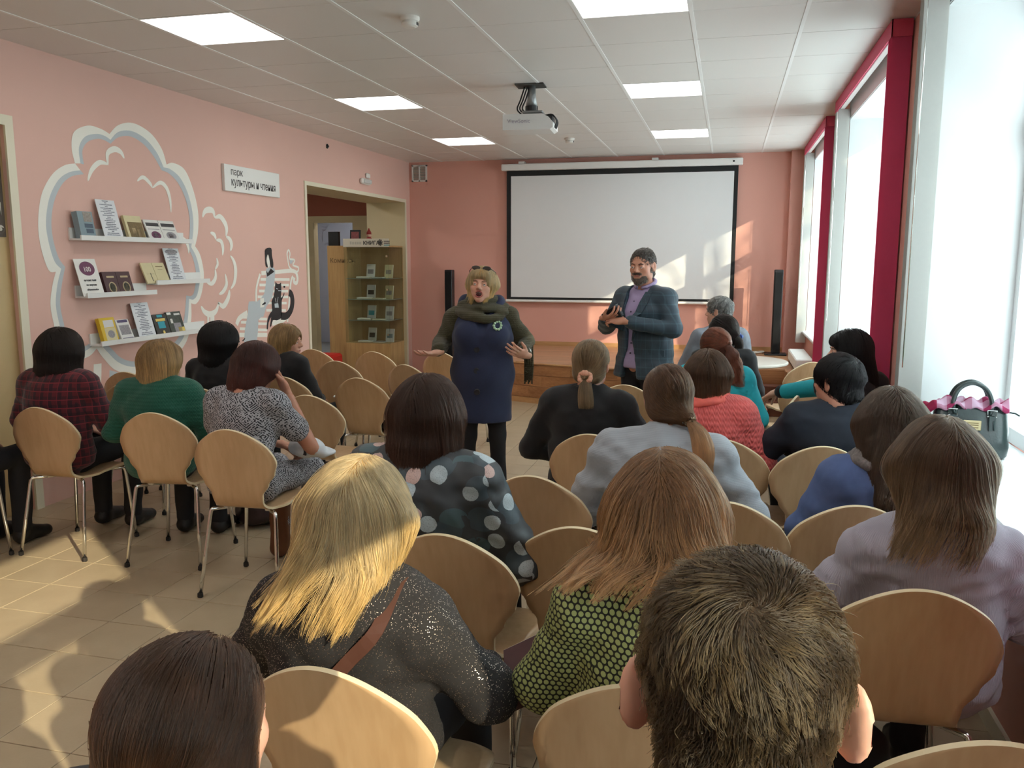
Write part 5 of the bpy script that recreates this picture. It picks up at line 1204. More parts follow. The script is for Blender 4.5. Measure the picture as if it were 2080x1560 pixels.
# ================================================================== people
M_trous = mat('black_trousers', srgb(26, 26, 30), .85, .1, 30); M_jean = mat('dark_jeans', srgb(44, 50, 64), .85, .1, 60); M_shoe = mat('black_shoe', srgb(22, 21, 21), .45, .08); M_boot = mat('brown_boot', srgb(110, 66, 38), .5, .12, 20)
def rotx(p, o, a):
    y, z = p[1]-o[1], p[2]-o[2]; return np.array((p[0], o[1]+y*math.cos(a)+z*math.sin(a), o[2]-y*math.sin(a)+z*math.cos(a)))
def cut_below(f, z, k=0): f.d = np.maximum(f.d, (z-f.ax[2])[None, None, :].astype(np.float32)); return f
def person(label, x, y, rz, hz, top, lean=0, hyaw=0, hpitch=0, hroll=0, wide=1.0, arms=None, sleeve='long', infl=.012, fold=.004, pants=None, shoe=None, hands=True, h=.013, hh=.0065, mouth='shut', face=False, skin=None, stand=False, hs=.98, bulk=1.0, neck_open=.0, hdy=0.0, hdx=0.0, curl=.5, ears=1.0, legs=True, brow=None, jaw=1.0, hand_up=None, top_name='sweater', shw=1.0, seat_y=-.07, palm=None, kneespread=1.0, topz=None, boots=False, ear_out=0.0, drop=0.0):
    """a seated (or standing) clothed figure; body mesh with clothes and hair as its children; returns (person, head matrix, joints)"""
    sk = skin or M_skin; pants = pants or M_trous; shoe = shoe or M_shoe; la = math.radians(lean); J = {}
    if stand:
        H = hz; pel = np.array((0, 0, .535*H)); z_w, z_c, z_s, z_n = .63*H, .74*H, .815*H, .845*H; hips = [np.array((s*.085*wide, 0, .52*H)) for s in (-1, 1)]
        knees = [np.array((s*.10*wide, .02, .285*H)) for s in (-1, 1)]; ank = [np.array((s*.11*wide, -.02, .05)) for s in (-1, 1)]
    else:
        s_ = (hz-.455)/(1.25-.455); pel = np.array((0, seat_y, .555)); z_w, z_c, z_s, z_n = .455+.27*s_, .455+.43*s_, .455+.535*s_, .455+.575*s_
        hips = [np.array((s*.085*wide, seat_y+.02, .535)) for s in (-1, 1)]; knees = [np.array((s*.105*wide*kneespread, seat_y+.44, .515)) for s in (-1, 1)]; ank = [np.array((s*.10*wide*kneespread, seat_y+.43, .07)) for s in (-1, 1)]
    z_s -= drop; z_n -= drop*.75
    T = lambda p: rotx(np.array(p, float), pel, la)
    y0 = pel[1]; wst = T((0, y0-.01, z_w)); cst = T((0, y0-.005, z_c)); upc = T((0, y0-.01, z_s-.06)); nb = T((0, y0, z_n))
    sh = [T((s*.156*wide*shw, y0-.005, z_s-.028)) for s in (-1, 1)]
    hc = T((hdx, y0+.035+hdy, hz-.112*hs))
    if arms is None: arms = [((-.255*wide, y0+.04, z_w-.01), (-.10, y0+.26, .625)), ((.255*wide, y0+.04, z_w-.01), (.10, y0+.26, .625))]
    el = [np.array(a[0], float) for a in arms]; wr = [np.array(a[1], float) for a in arms]
    M = Matrix.Translation(hc) @ Matrix.Rotation(math.radians(hyaw), 4, 'Z') @ Matrix.Rotation(math.radians(-hpitch), 4, 'X') @ Matrix.Rotation(math.radians(hroll), 4, 'Y') @ Matrix.Scale(hs, 4)
    allp = np.array([pel, wst, cst, nb]+sh+el+wr+hips+(knees+ank if legs else [])); lo = allp.min(0)-.24; hi = allp.max(0)+.24; lo[2] = max(-.02, lo[2]-.1)
    # neck end in head space
    Mi = M.inverted(); nd = np.array(Mi @ Vector(nb)); 
    parts = xf(head_parts(hh, mouth, jaw, ears, tuple(nd), .050, ear_out), M)
    b = Field(lo, hi, .019); b.cone(pel, wst, .10*bulk, .08*bulk, .04, sc=(1.35*wide, 1, 1)); b.cone(wst, upc, .08*bulk, .075, .04, sc=(1.35*wide, 1, 1)); b.cone(sh[0], sh[1], .036, .036, .03); b.cone(upc, nb, .06, .045, .03)
    skin_arm = sleeve in ('short', 'none')
    for i in (0, 1):
        b.cone(sh[i], el[i], .040, .036, .02); b.cone(el[i], wr[i], .036, .026, .015)
        if legs: b.cone(hips[i], knees[i], .062, .045, .02); b.cone(knees[i], ank[i], .042, .032, .02)
    parts += [b.net()]
    if hands:
        for i, s in ((0, -1), (1, 1)):
            d = wr[i]-el[i]; d /= np.linalg.norm(d); up = (hand_up[i] if hand_up else (0, .25, 1)); dv = palm[i] if palm else d
            parts += hand_parts(s, frame(wr[i]+np.array(d)*.045, dv, up), curl if not isinstance(curl, (tuple, list)) else curl[i])
    o = link('person', np_mesh('body', parts, sk)); o.location = (x, y, 0); o.rotation_euler = (0, 0, math.radians(rz)); tag(o, label, 'person')
    # garment for the upper body
    f = Field(lo, hi, h); R_ = infl
    f.cone(pel, wst, .118*bulk+R_, .096*bulk+R_, .05, sc=(1.38*wide, 1, 1)); f.cone(wst, cst, .096*bulk+R_, .104*bulk+R_, .05, sc=(1.36*wide, 1, 1)); f.cone(cst, upc, .104*bulk+R_, .086+R_, .05, sc=(1.36*wide, 1, 1))
    f.cone(sh[0], sh[1], .042+R_, .042+R_, .05); 
    for i in (0, 1):
        f.cone(nb-np.array((0, 0, .018)), sh[i], .050+R_*.5, .042+R_, .04)
        if sleeve != 'none':
            f.cone(sh[i], el[i] if sleeve == 'long' else sh[i]*.45+el[i]*.55, .046+R_, .043+R_ if sleeve == 'long' else .052+R_, .035)
            if sleeve == 'long': f.cone(el[i], wr[i], .041+R_, .031+R_*.8, .02)
    if fold: f.noise(fold, 26, int(abs(x*100)+abs(y*37))); f.noise(fold*.45, 70, int(abs(x*70)+abs(y*91)))
    nv = np.array(hc)-nb; nv /= np.linalg.norm(nv); f.cone(nb+nv*.008, nb+nv*.16, .056+neck_open, .062+neck_open*1.4, .008, True)
    if topz is not None: cut_below(f, topz)
    link(top_name, np_mesh(top_name, [f.net()], top), o)
    if legs:
        g = Field(lo, hi, .017)
        for i in (0, 1): g.cone(hips[i], knees[i], .086*wide*bulk**.5, .060, .03); g.cone(knees[i], ank[i]+np.array((0, 0, .025)), .057, .052, .03)
        g.cone(hips[0], hips[1], .09*bulk, .09*bulk, .03); g.noise(.003, 30, 5); link('trousers', np_mesh('trousers', [g.net()], pants), o)
        for i in (0, 1):
            s = Field(ank[i]-.12+np.array((0, 0, .05)), ank[i]+np.array((.12, .32, .18)), .009); a = ank[i]
            s.cone((a[0], a[1], .10), (a[0], a[1]-.005, .05), .040, .043, .02); s.cone((a[0], a[1]-.015, .045), (a[0], a[1]+.15, .034), .040, .037, .03, sc=(1, 1, .9)); s.cone((a[0], a[1]+.01, .085), (a[0], a[1]+.10, .045), .030, .030, .03); cut_below(s, .006)
            if boots: s = Field(ank[i]-np.array((.12, .12, .08)), ank[i]+np.array((.12, .32, .36)), .010); s.cone((a[0], a[1], .10), (a[0], a[1]+.005, .34), .050, .062, .03); s.cone((a[0], a[1], .09), (a[0], a[1]-.01, .055), .05, .05, .02); s.cone((a[0], a[1]-.02, .05), (a[0], a[1]+.16, .036), .042, .038, .02); cut_below(s, .006)
            link('shoe', np_mesh('shoe', [s.net()], shoe), o)
    if face: face_children(o, M, mouth, brow)
    J.update(f=f, pel=pel, wst=wst, cst=cst, nb=nb, sh=sh, el=el, wr=wr, hc=hc, up=upc, knees=knees); return o, M, J
def on_chair(key, fwd=0.0, dx=0.0):
    c = CHAIRS[key]; a = c.rotation_euler.z; return c.location.x-fwd*math.sin(a)+dx*math.cos(a), c.location.y+fwd*math.cos(a)+dx*math.sin(a), math.degrees(a)
# ---------------------------------------------------------------- fabrics
def uv_cyl(h, r=.24):
    """unrolls the torso: u around it, v up"""
    tc = h.n('TexCoord'); sp = h.n('SeparateXYZ'); h.l(tc.outputs['Object'], sp.inputs[0])
    u = h.math('MULTIPLY', h.math('ARCTAN2', sp.outputs[0], h.math('SUBTRACT', .06, sp.outputs[1])), r); cb = h.n('CombineXYZ'); h.l(u, cb.inputs[0]); h.l(sp.outputs[2], cb.inputs[1])
    return u, sp.outputs[2], cb.outputs[0], tc
def uv_box(h):
    """cloth print laid flat on the side a face looks to"""
    tc = h.n('TexCoord'); sp = h.n('SeparateXYZ'); h.l(tc.outputs['Object'], sp.inputs[0]); sn = h.n('SeparateXYZ'); h.l(tc.outputs['Normal'], sn.inputs[0])
    ax, ay, az = (h.math('ABSOLUTE', sn.outputs[i]) for i in range(3)); side = h.math('GREATER_THAN', ax, h.math('MULTIPLY', ay, 1.15)); top = h.math('GREATER_THAN', az, h.math('MAXIMUM', h.math('MULTIPLY', ax, 1.3), h.math('MULTIPLY', ay, 1.3)))
    def pick_(f, a, b): return h.math('ADD', h.math('MULTIPLY', f, b), h.math('MULTIPLY', h.math('SUBTRACT', 1.0, f), a))
    u = pick_(side, sp.outputs[0], sp.outputs[1]); u = pick_(top, u, sp.outputs[0]); v = pick_(top, sp.outputs[2], sp.outputs[1]); cb = h.n('CombineXYZ'); h.l(u, cb.inputs[0]); h.l(v, cb.inputs[1]); return u, v, cb.outputs[0], tc
def knit(name, col, rough=.85, sc=(180, 60), strength=.5, var=.06, sheen=.15):
    m, h, p = new_mat(name); u, v, uv, tc = uv_cyl(h)
    a = h.math('SINE', h.math('MULTIPLY', u, sc[0]*4)); b = h.math('SINE', h.math('ADD', h.math('MULTIPLY', v, sc[1]*8), h.math('MULTIPLY', a, 1.2)))
    nz = h.n('TexNoise', i_Scale=14.0, i_Detail=4.0); h.l(tc.outputs['Object'], nz.inputs['Vector'])
    d = tuple(x*(1-var*2.5) for x in col[:3])+(1,); e = tuple(min(1, x*(1+var*2)) for x in col[:3])+(1,)
    c = h.mix(nz.outputs[0], d, e); f = h.math('MULTIPLY', h.math('ADD', h.math('MULTIPLY', a, b), 1.0), .12); c = h.mix(f, c, tuple(x*.45 for x in col[:3])+(1,)); h.l(c, p.inputs['Base Color'])
    p.inputs['Roughness'].default_value = rough; p.inputs['Sheen Weight'].default_value = sheen
    bp = h.n('Bump', i_Strength=strength, i_Distance=.003); h.l(h.math('MULTIPLY', a, b), bp.inputs['Height']); h.l(bp.outputs[0], p.inputs['Normal']); return m
def plaid_mat():
    m, h, p = new_mat('red_navy_plaid'); u, v, uv, tc = uv_box(h)
    def band(t, f, w_): return h.math('LESS_THAN', h.math('FRACT', h.math('MULTIPLY', t, f)), w_)
    c = h.mix(h.math('MULTIPLY', band(u, 22.0, .5), .75), srgb(92, 26, 36), srgb(36, 24, 34)); c = h.mix(h.math('MULTIPLY', band(v, 22.0, .5), .6), c, srgb(38, 22, 32)); c = h.mix(h.math('MULTIPLY', band(v, 22.0, .12), .6), c, srgb(150, 46, 58)); c = h.mix(h.math('MULTIPLY', band(u, 22.0, .1), .5), c, srgb(140, 40, 52))
    h.l(c, p.inputs['Base Color']); p.inputs['Roughness'].default_value = .9; p.inputs['Sheen Weight'].default_value = .2; return m
def ornament_mat():
    m, h, p = new_mat('black_white_ornament'); u, v, uv, tc = uv_box(h)
    k = 16.0; fu = h.math('ABSOLUTE', h.math('SUBTRACT', h.math('FRACT', h.math('MULTIPLY', u, k*.7)), .5)); fv = h.math('ABSOLUTE', h.math('SUBTRACT', h.math('FRACT', h.math('MULTIPLY', v, k*.8)), .5))
    dm = h.math('ADD', fu, fv); rings = h.math('GREATER_THAN', h.math('SINE', h.math('MULTIPLY', dm, 40.0)), .15)
    vo = h.n('TexVoronoi', i_Scale=150.0); h.l(uv, vo.inputs['Vector']); sp_ = h.math('GREATER_THAN', vo.outputs['Distance'], .38)
    f2 = h.math('ADD', h.math('MULTIPLY', rings, h.math('GREATER_THAN', vo.outputs['Distance'], .20)), h.math('MULTIPLY', h.math('SUBTRACT', 1.0, rings), h.math('GREATER_THAN', vo.outputs['Distance'], .62)))
    h.l(h.mix(f2, srgb(34, 34, 40), srgb(170, 170, 176)), p.inputs['Base Color']); p.inputs['Roughness'].default_value = .8; return m
def dots_mat():
    m, h, p = new_mat('dandelion_dots'); u, v, uv, tc = uv_box(h)
    c = srgb(56, 60, 64)
    for k, (sc, thr, cols) in enumerate(((10.0, .30, ((70, 92, 98), (64, 78, 86))), (13.0, .26, ((200, 170, 162), (176, 190, 196))))):
        mp = h.n('Mapping'); mp.inputs['Location'].default_value = (.37*k+.11, .21*k+.05, 0); h.l(uv, mp.inputs[0])
        vo = h.n('TexVoronoi', i_Scale=sc, i_Randomness=.75, voronoi_dimensions='2D'); h.l(mp.outputs[0], vo.inputs['Vector']); wn = h.n('TexWhiteNoise', noise_dimensions='3D'); h.l(vo.outputs['Color'], wn.inputs['Vector'])
        fine = h.n('TexVoronoi', i_Scale=420.0); h.l(uv, fine.inputs['Vector'])
        edge = h.math('ADD', vo.outputs['Distance'], h.math('MULTIPLY', fine.outputs['Distance'], .03 if k else 0.0)); on = h.math('MULTIPLY', h.math('LESS_THAN', edge, h.math('ADD', h.math('MULTIPLY', wn.outputs[0], .12), thr)), h.math('GREATER_THAN', wn.outputs[0], .28))
        if k: on = h.math('MULTIPLY', on, h.math('GREATER_THAN', h.math('ADD', fine.outputs['Distance'], .25), .48))
        c = h.mix(on, c, h.mix(h.math('GREATER_THAN', wn.outputs[0], .6), srgb(*cols[0]), srgb(*cols[1])))
    h.l(c, p.inputs['Base Color']); p.inputs['Roughness'].default_value = .55; return m
def glitter_mat():
    m, h, p = new_mat('black_lurex_knit'); u, v, uv, tc = uv_cyl(h)
    vo = h.n('TexVoronoi', i_Scale=520.0); h.l(tc.outputs['Object'], vo.inputs['Vector']); wn = h.n('TexWhiteNoise', noise_dimensions='3D'); h.l(vo.outputs['Color'], wn.inputs['Vector'])
    on = h.math('MULTIPLY', h.math('GREATER_THAN', wn.outputs[0], .90), h.math('LESS_THAN', vo.outputs['Distance'], .45))
    nz = h.n('TexNoise', i_Scale=160.0); h.l(tc.outputs['Object'], nz.inputs['Vector'])
    h.l(h.mix(on, h.mix(nz.outputs[0], srgb(20, 19, 20), srgb(40, 37, 38)), srgb(224, 206, 190)), p.inputs['Base Color']); h.l(on, p.inputs['Metallic']); h.l(h.math('SUBTRACT', .85, h.math('MULTIPLY', on, .5)), p.inputs['Roughness'])
    bp = h.n('Bump', i_Strength=.5, i_Distance=.003); h.l(vo.outputs['Color'], bp.inputs['Height']); h.l(bp.outputs[0], p.inputs['Normal']); return m
def honeycomb_mat():
    m, h, p = new_mat('green_honeycomb'); u, v, uv, tc = uv_box(h); a = .0138
    def cell(ou, ov):
        x_ = h.math('SUBTRACT', h.math('FRACT', h.math('ADD', h.math('DIVIDE', u, a), ou)), .5); y_ = h.math('SUBTRACT', h.math('FRACT', h.math('ADD', h.math('DIVIDE', v, a*1.732), ov)), .5); y_ = h.math('MULTIPLY', y_, 1.732)
        return h.math('SQRT', h.math('ADD', h.math('MULTIPLY', x_, x_), h.math('MULTIPLY', y_, y_)))
    d = h.math('MINIMUM', cell(0, 0), cell(.5, .5)); on = h.math('LESS_THAN', d, .385)
    h.l(h.mix(on, srgb(34, 36, 24), srgb(168, 176, 112)), p.inputs['Base Color']); p.inputs['Roughness'].default_value = .7
    bp = h.n('Bump', i_Strength=.35, i_Distance=.002); h.l(h.math('SUBTRACT', 1.0, d), bp.inputs['Height']); h.l(bp.outputs[0], p.inputs['Normal']); return m
def check_mat(name, base, line):
    m, h, p = new_mat(name); u, v, uv, tc = uv_cyl(h)
    def ln(t, f): return h.math('LESS_THAN', h.math('FRACT', h.math('MULTIPLY', t, f)), .14)
    nz = h.n('TexNoise', i_Scale=200.0); h.l(tc.outputs['Object'], nz.inputs['Vector'])
    c = h.mix(h.math('MULTIPLY', h.math('ADD', ln(u, 18.0), ln(v, 16.0)), .45), base, line); c = h.mix(h.math('MULTIPLY', nz.outputs[0], .25), c, srgb(24, 34, 44)); h.l(c, p.inputs['Base Color']); p.inputs['Roughness'].default_value = .6; p.inputs['Sheen Weight'].default_value = .1; return m
HD = hair_mat('hair_black_brown', srgb(26, 20, 18), srgb(40, 30, 26)); HBK = hair_mat('hair_black', srgb(16, 15, 17), srgb(24, 22, 24), .2, .25); HBR = hair_mat('hair_dark_brown', srgb(54, 36, 28), srgb(72, 46, 34)); HAU = hair_mat('hair_auburn', srgb(60, 34, 30), srgb(98, 52, 44), .3)
HBL = hair_mat('hair_honey_blond', srgb(134, 102, 66), srgb(212, 172, 114), .22, .34, .3); HPL = hair_mat('hair_light_blond', srgb(194, 170, 126), srgb(222, 184, 116), .2, .34, .5); HDB = hair_mat('hair_dark_blond', srgb(112, 88, 62), srgb(144, 116, 82), .25, .32, .5); HOM = hair_mat('hair_ombre_tail', srgb(128, 90, 60), srgb(198, 146, 98), .2, .32, .3)
HMB = hair_mat('hair_mid_brown', srgb(78, 54, 38), srgb(112, 78, 52), .3); HRD = hair_mat('hair_red_brown', srgb(92, 50, 36), srgb(136, 74, 52), .3); HGR = hair_mat('hair_grey', srgb(120, 120, 118), srgb(168, 168, 164), .35); HCU = hair_mat('hair_caramel', srgb(122, 84, 54), srgb(190, 140, 90), .3, .34, .4); HHI = hair_mat('hair_highlighted', srgb(90, 70, 54), srgb(152, 122, 88), .3, .28, .5); HBO = hair_mat('hair_boy', srgb(50, 40, 28), srgb(94, 78, 52), .16, .3, .6); HLB = hair_mat('hair_long_brown', srgb(76, 60, 48), srgb(104, 84, 66), .2, .3, .5)
HCH = hair_mat('hair_chestnut', srgb(66, 45, 32), srgb(116, 76, 48), .3, .26)
F_black = mat('black_wool', srgb(24, 24, 27), .9, .12, 60, sheen=.1); F_olive = knit('olive_knit', srgb(72, 68, 46), .9); F_navyv = mat('navy_wool', srgb(36, 44, 74), .85, .08, 90, sheen=.12); F_green = knit('green_knit', srgb(22, 92, 74), .85, (120, 40)); F_coral = knit('coral_lace_knit', srgb(232, 104, 100), .85, (70, 30), .9); F_teal = mat('turquoise_knit', srgb(34, 160, 172), .85, .05, 60); F_grey = knit('grey_jersey', srgb(168, 174, 182), .85, (420, 150), .12); F_navy = mat('navy_jersey', srgb(30, 36, 48), .85, .1, 50); F_blue = mat('blue_jersey', srgb(84, 102, 146), .85, .06, 50); F_lilac = knit('lilac_rib_knit', srgb(172, 166, 180), .85, (320, 10), .35); F_greysh = mat('grey_shirt', srgb(130, 136, 146), .8, .06, 40); F_purple = mat('dusty_purple_shirt', srgb(122, 92, 108), .85, .08, 40); F_lav = mat('lavender_shirt', srgb(168, 152, 190), .7, .03, 80); F_blazer = check_mat('teal_check_blazer', srgb(46, 66, 80), srgb(66, 96, 110))
CB = srgb(40, 30, 26)

def P(key, lab, hz, top, dx=0, fwd=0, rot=0, **kw):
    c = on_chair(key, fwd, dx); return person(lab, c[0], c[1], c[2]+rot, hz, top, **kw)
# ---------------------------------------------------------------- the left group
o, M, J = P('C32', 'person in a dusty purple shirt cut off by the left edge of the photo', 1.24, F_purple, h=.014); style_bob(o, M, HBR, srgb(60, 40, 30), n=1500, zb=-.13)
o, M, J = P('C1', 'woman with a dark bob in a red and navy plaid shirt, seen from behind', 1.216, plaid_mat(), dx=-0.050, infl=.022, lean=4, wide=1.08, top_name='shirt', arms=[((-.27, -.03, .72), (-.12, .22, .63)), ((.25, .04, .70), (.13, .30, .64))]); style_bob(o, M, HD, srgb(32, 24, 22), zb=-.155, t=.034, w_=1.08, n=3200, lumps=.25, rb=.092)
o, M, J = P('C2', 'woman with a honey-blond bob in a green knitted sweater', 1.175, F_green, dx=-0.080, hyaw=-30, lean=6, infl=.02, wide=1.06); style_bob(o, M, HBL, srgb(150, 120, 78), zb=-.135, t=.024, n=3500, bangs=True)
f = Field((-.12, -.2, .95), (.12, .12, 1.15), .008); nb = J['nb']
for k in range(16): a = 2*PI*k/16; b = 2*PI*(k+1)/16; f.cone(nb+np.array((.062*math.cos(a), .058*math.sin(a), .006)), nb+np.array((.062*math.cos(b), .058*math.sin(b), .006)), .014, .014, .006)
link('neckerchief', np_mesh('neckerchief', [f.net()], mat('crimson_cloth', srgb(170, 28, 52), .8, .06, 40)), o)
o, M, J = P('C6', 'woman with black hair and glasses in a black top', 1.205, F_black, hyaw=-34, lean=2); style_bob(o, M, HBK, srgb(18, 17, 19), zb=-.165, t=.032, w_=1.05, n=2600, lumps=.3, rb=.088)
g = MB().tube([(.078, -.01, .006), (.07, .06, .008), (.062, .098, .006)], .0018, 6).tube([(.062+.016*math.cos(t*PI/6)-.018, .100, .0+.016*math.sin(t*PI/6)) for t in range(13)], .0018, 6); g.v = [tuple(v) for v in np.array(g.v)@np.array(M)[:3, :3].T+np.array(M)[:3, 3]]; g.build('glasses', M_black, o)
oD, M, J = P('C3', 'woman with short auburn hair in a black and white patterned dress, head on her fist', 1.207, ornament_mat(), dx=-0.045, lean=10, hpitch=24, hyaw=-14, hdy=.03, sleeve='short', infl=.012, wide=1.05, top_name='dress', skin=M_skin2, neck_open=.02, curl=(1.1, .35), rot=-8,
     arms=[((-.26, .05, .68), (-.06, .24, .66)), ((.245, .17, .68), (.125, .165, .935))], hand_up=[(0, .2, 1), (.5, .8, 0)], palm=[(.8, .5, -.2), (-.35, -.25, .9)], shoe=M_boot, boots=True, pants=MATS['black_white_ornament']); style_bob(oD, M, HAU, srgb(80, 42, 34), zb=-.115, t=.026, n=3800, wave=.0, flick=(0, .35, .1), lumps=.55, kf=16, rb=.076)
o, M, J = P('C8', 'fair-haired woman in profile with a notebook, in a black top', 1.160, F_black, dx=-0.100, hyaw=-68, lean=3, rot=-14, face=True); style_bob(o, M, HBL, srgb(150, 120, 78), zb=-.15, t=.02, n=2200, facew=.062)

# ---------------------------------------------------------------- middle
o, M, J = P('C17', 'woman with a dark brown bob in a dotted dandelion blouse', 1.244, dots_mat(), dx=-0.147, infl=.026, fold=.007, wide=1.08, h=.011, top_name='blouse', hh=.006, neck_open=.004, arms=[((-.27, -.02, .70), (-.12, .2, .62)), ((.29, -.02, .70), (.22, .16, .58))]); style_bob(o, M, HBR, srgb(58, 38, 30), zb=-.145, t=.026, n=9000, r=(.0007, .00025), part=-.01, lumps=.45, mess=.006, kf=20, rb=.086, w_=1.0, h=.007)
o, M, J = P('C18', 'woman with shoulder-length light blond hair in a glittery black sweater', 1.167, glitter_mat(), dx=-0.080, fwd=.035, infl=.022, fold=.0045, wide=1.08, h=.010, lean=4, hh=.006, arms=[((-.28, -.02, .70), (-.12, .2, .62)), ((.30, .0, .68), (.2, .24, .60))], drop=.075); style_bob(o, M, HPL, srgb(226, 178, 108), zb=-.165, t=.024, n=14000, r=(.00050, .00018), part=.02, lumps=.62, kf=34, rb=.068, yb=-.112, flick=(-.45, -.55, .1), h=.006, steps=24, lmin=.58, hem_extra=.09, w_=1.2, mess=.007)
zt_ = J['sh'][1][2]+.035; bp_ = [(.125-.30*t, back_y(J['f'], .125-.30*t, zt_-.36*t)-.001, zt_-.36*t) for t in np.linspace(0, 1, 18)]; tp_ = [(.128, y_, J['sh'][1][2]+.10) for y_ in (bp_[0][1]+.14, bp_[0][1]+.09, bp_[0][1]+.05)]
pth = [Vector(p) for p in catmull(tp_[:2]+bp_[::3]+[bp_[-1]], 4)]; vv = []; ff = []; n_ = len(pth)
for i, p in enumerate(pth):
    t = (pth[min(i+1, n_-1)]-pth[max(i-1, 0)]).normalized(); nn = Vector((0, -.35, .95)).lerp(Vector((0, -1, .25)), min(1, i/9)).normalized(); sd = t.cross(nn).normalized()*.015; p = p+nn*.009; vv += [p+sd, p-sd, p-sd+nn*.003, p+sd+nn*.003]
for i in range(n_-1): a = 4*i; ff += [(a, a+4, a+5, a+1), (a+1, a+5, a+6, a+2), (a+2, a+6, a+7, a+3), (a+3, a+7, a+4, a)]
MB().add(vv, ff).build('bag_strap', mat('brown_leather_strap', srgb(84, 54, 44), .45, .08), o)
o, M, J = person('woman with smooth chestnut hair gathered low, head nearest the bottom left corner', -.60, .845, -8, 1.167, F_black, infl=.018, h=.014, hh=.007, hs=1.0, ears=.5); style_tied(o, M, HCH, srgb(60, 40, 30), tie=(0, -.115, -.105), t=.009, cover=.006, n=11000, tail=[(0, -.145, -.12), (0, -.14, -.24)], nt=1500, r=(.00042, .00016), tail_r=.03, h=.006, kf=30, low=-.115)
o, M, J = P('C19', 'woman with a dark blond ponytail in a pink scrunchie and black sweater', 1.235, F_black, dx=-0.075, infl=.02, wide=1.02, lean=4, hh=.006, arms=[((-.30, .0, .70), (-.12, .22, .62)), ((.30, .0, .70), (.12, .22, .62))], drop=.01); style_tied(o, M, HDB, srgb(124, 96, 66), tie=(.005, -.118, -.045), t=.012, n=4200, tail=[(.012, -.150, -.10), (.022, -.170, -.185)], nt=1500, r=(.0008, .0003), tail_r=.040, kf=16)
Mh = np.array(M); sc2 = MB()
for k in range(14):
    a = 2*PI*k/14; c = np.array((.005+.026*math.cos(a), -.133+.006*math.sin(3*a), -.046+.024*math.sin(a))); q = sphere_part((c[0], c[1], c[2]), .0125, 6, 0, (1, .9, 1.1+.2*math.sin(5*a))); sc2.add([tuple(v) for v in (q[0]@Mh[:3, :3].T+Mh[:3, 3])], [tuple(int(i) for i in f_) for f_ in q[1]])
sc2.build('scrunchie', mat('peach_satin', srgb(222, 164, 138), .45, .1, 60), o, True)
o, M, J = P('C23', 'woman with an ombre ponytail and silver clip in a pale grey sweater', 1.241, F_grey, infl=.024, fold=.007, wide=1.12, lean=8, h=.011, hh=.006, hyaw=12, hpitch=6, dx=-0.225, arms=[((-.30, .02, .70), (-.12, .24, .62)), ((.31, .02, .70), (.14, .26, .62))], drop=.02); style_tied(o, M, HMB, srgb(86, 60, 42), tie=(.055, -.098, -.062), t=.015, n=5200, tail=[(.090, -.135, -.10), (.108, -.165, -.17), (.100, -.175, -.26)], nt=2400, r=(.0007, .00025), tail_r=.042, m_tail=HOM, kf=18, h=.007)
cl = MB(); Mh = np.array(M)
for k in range(26):
    a = RNG.uniform(0, 6.28); b = RNG.uniform(-1, 1); c = np.array((.062, -.108, -.068)); d = np.array((math.cos(a)*math.sqrt(1-b*b), math.sin(a)*math.sqrt(1-b*b), b))*.027; p0 = c@Mh[:3, :3].T+Mh[:3, 3]; p1 = (c+d)@Mh[:3, :3].T+Mh[:3, 3]; cl.tube([p0, p0*.3+p1*.7, p1], [.0012, .0012, .0035], 5)
cl.build('hair_clip', mat('bronze_beads', srgb(150, 132, 108), .25, .1, 40, metal=.8), o)
o, M, J = P('C21', 'woman with short brown hair in a coral lace sweater and scarf', 1.195, F_coral, dx=-0.090, infl=.02, hh=.006, hyaw=6, wide=1.02); style_bob(o, M, HMB, srgb(92, 66, 48), zb=-.105, t=.018, n=4200, r=(.0008, .0003), rb=.074, lumps=.4, flick=(.1, .2, 0), part=.0)
f = Field((-.2, -.25, .85), (.2, .2, 1.15), .008); nb = J['nb']
for q in range(3):
    for k in range(18): a = 2*PI*k/18; b = 2*PI*(k+1)/18; R_ = .070+.012*q; g_ = lambda t: nb+np.array((R_*1.15*math.cos(t), R_*math.sin(t), .030-.022*q+.012*math.sin(2*t+q*1.7))); f.cone(g_(a), g_(b), .014, .014, .006)
link('scarf', np_mesh('scarf', [f.net()], mat('coral_cotton', srgb(240, 112, 100), .8, .08, 50)), o)
o, M, J = P('C31', 'woman with a curly red-brown ponytail in a turquoise sweater', 1.220, F_teal, infl=.02, hyaw=8, lean=6, dx=-0.035); style_tied(o, M, HRD, srgb(104, 56, 36), tie=(.045, -.085, .045), t=.016, n=2800, tail=[(.085, -.125, .0), (.105, -.145, -.09), (.115, -.155, -.20)], nt=1100, r=(.0010, .0004), tail_r=.045, wave=.010, tail_wave=.012, kf=14)
o, M, J = P('C33', 'woman with pinned-up dark hair and a blue flower clip', 1.222, F_black, hyaw=20, rot=4, dx=0.070); style_tied(o, M, HD, srgb(34, 26, 24), tie=(.03, -.11, .0), t=.022, n=1800, tail=[(.05, -.13, -.04), (.06, -.12, -.10)], nt=500, r=(.0012, .0005), tail_r=.035)
fl_ = MB(); Mh = np.array(M)
for k in range(12):
    a = k*PI/3; q = sphere_part((.075+.016*math.cos(a)*(1+.4*(k > 5)), -.098+.012*math.sin(a), -.02+.018*math.sin(a*1.3)-.012*(k > 5)), .011, 5); fl_.add([tuple(v) for v in (q[0]@Mh[:3, :3].T+Mh[:3, 3])], [tuple(int(i) for i in f_) for f_ in q[1]])
fl_.build('flower_clip', mat('blue_silk', srgb(58, 88, 158), .5, .25, 60), o, True)
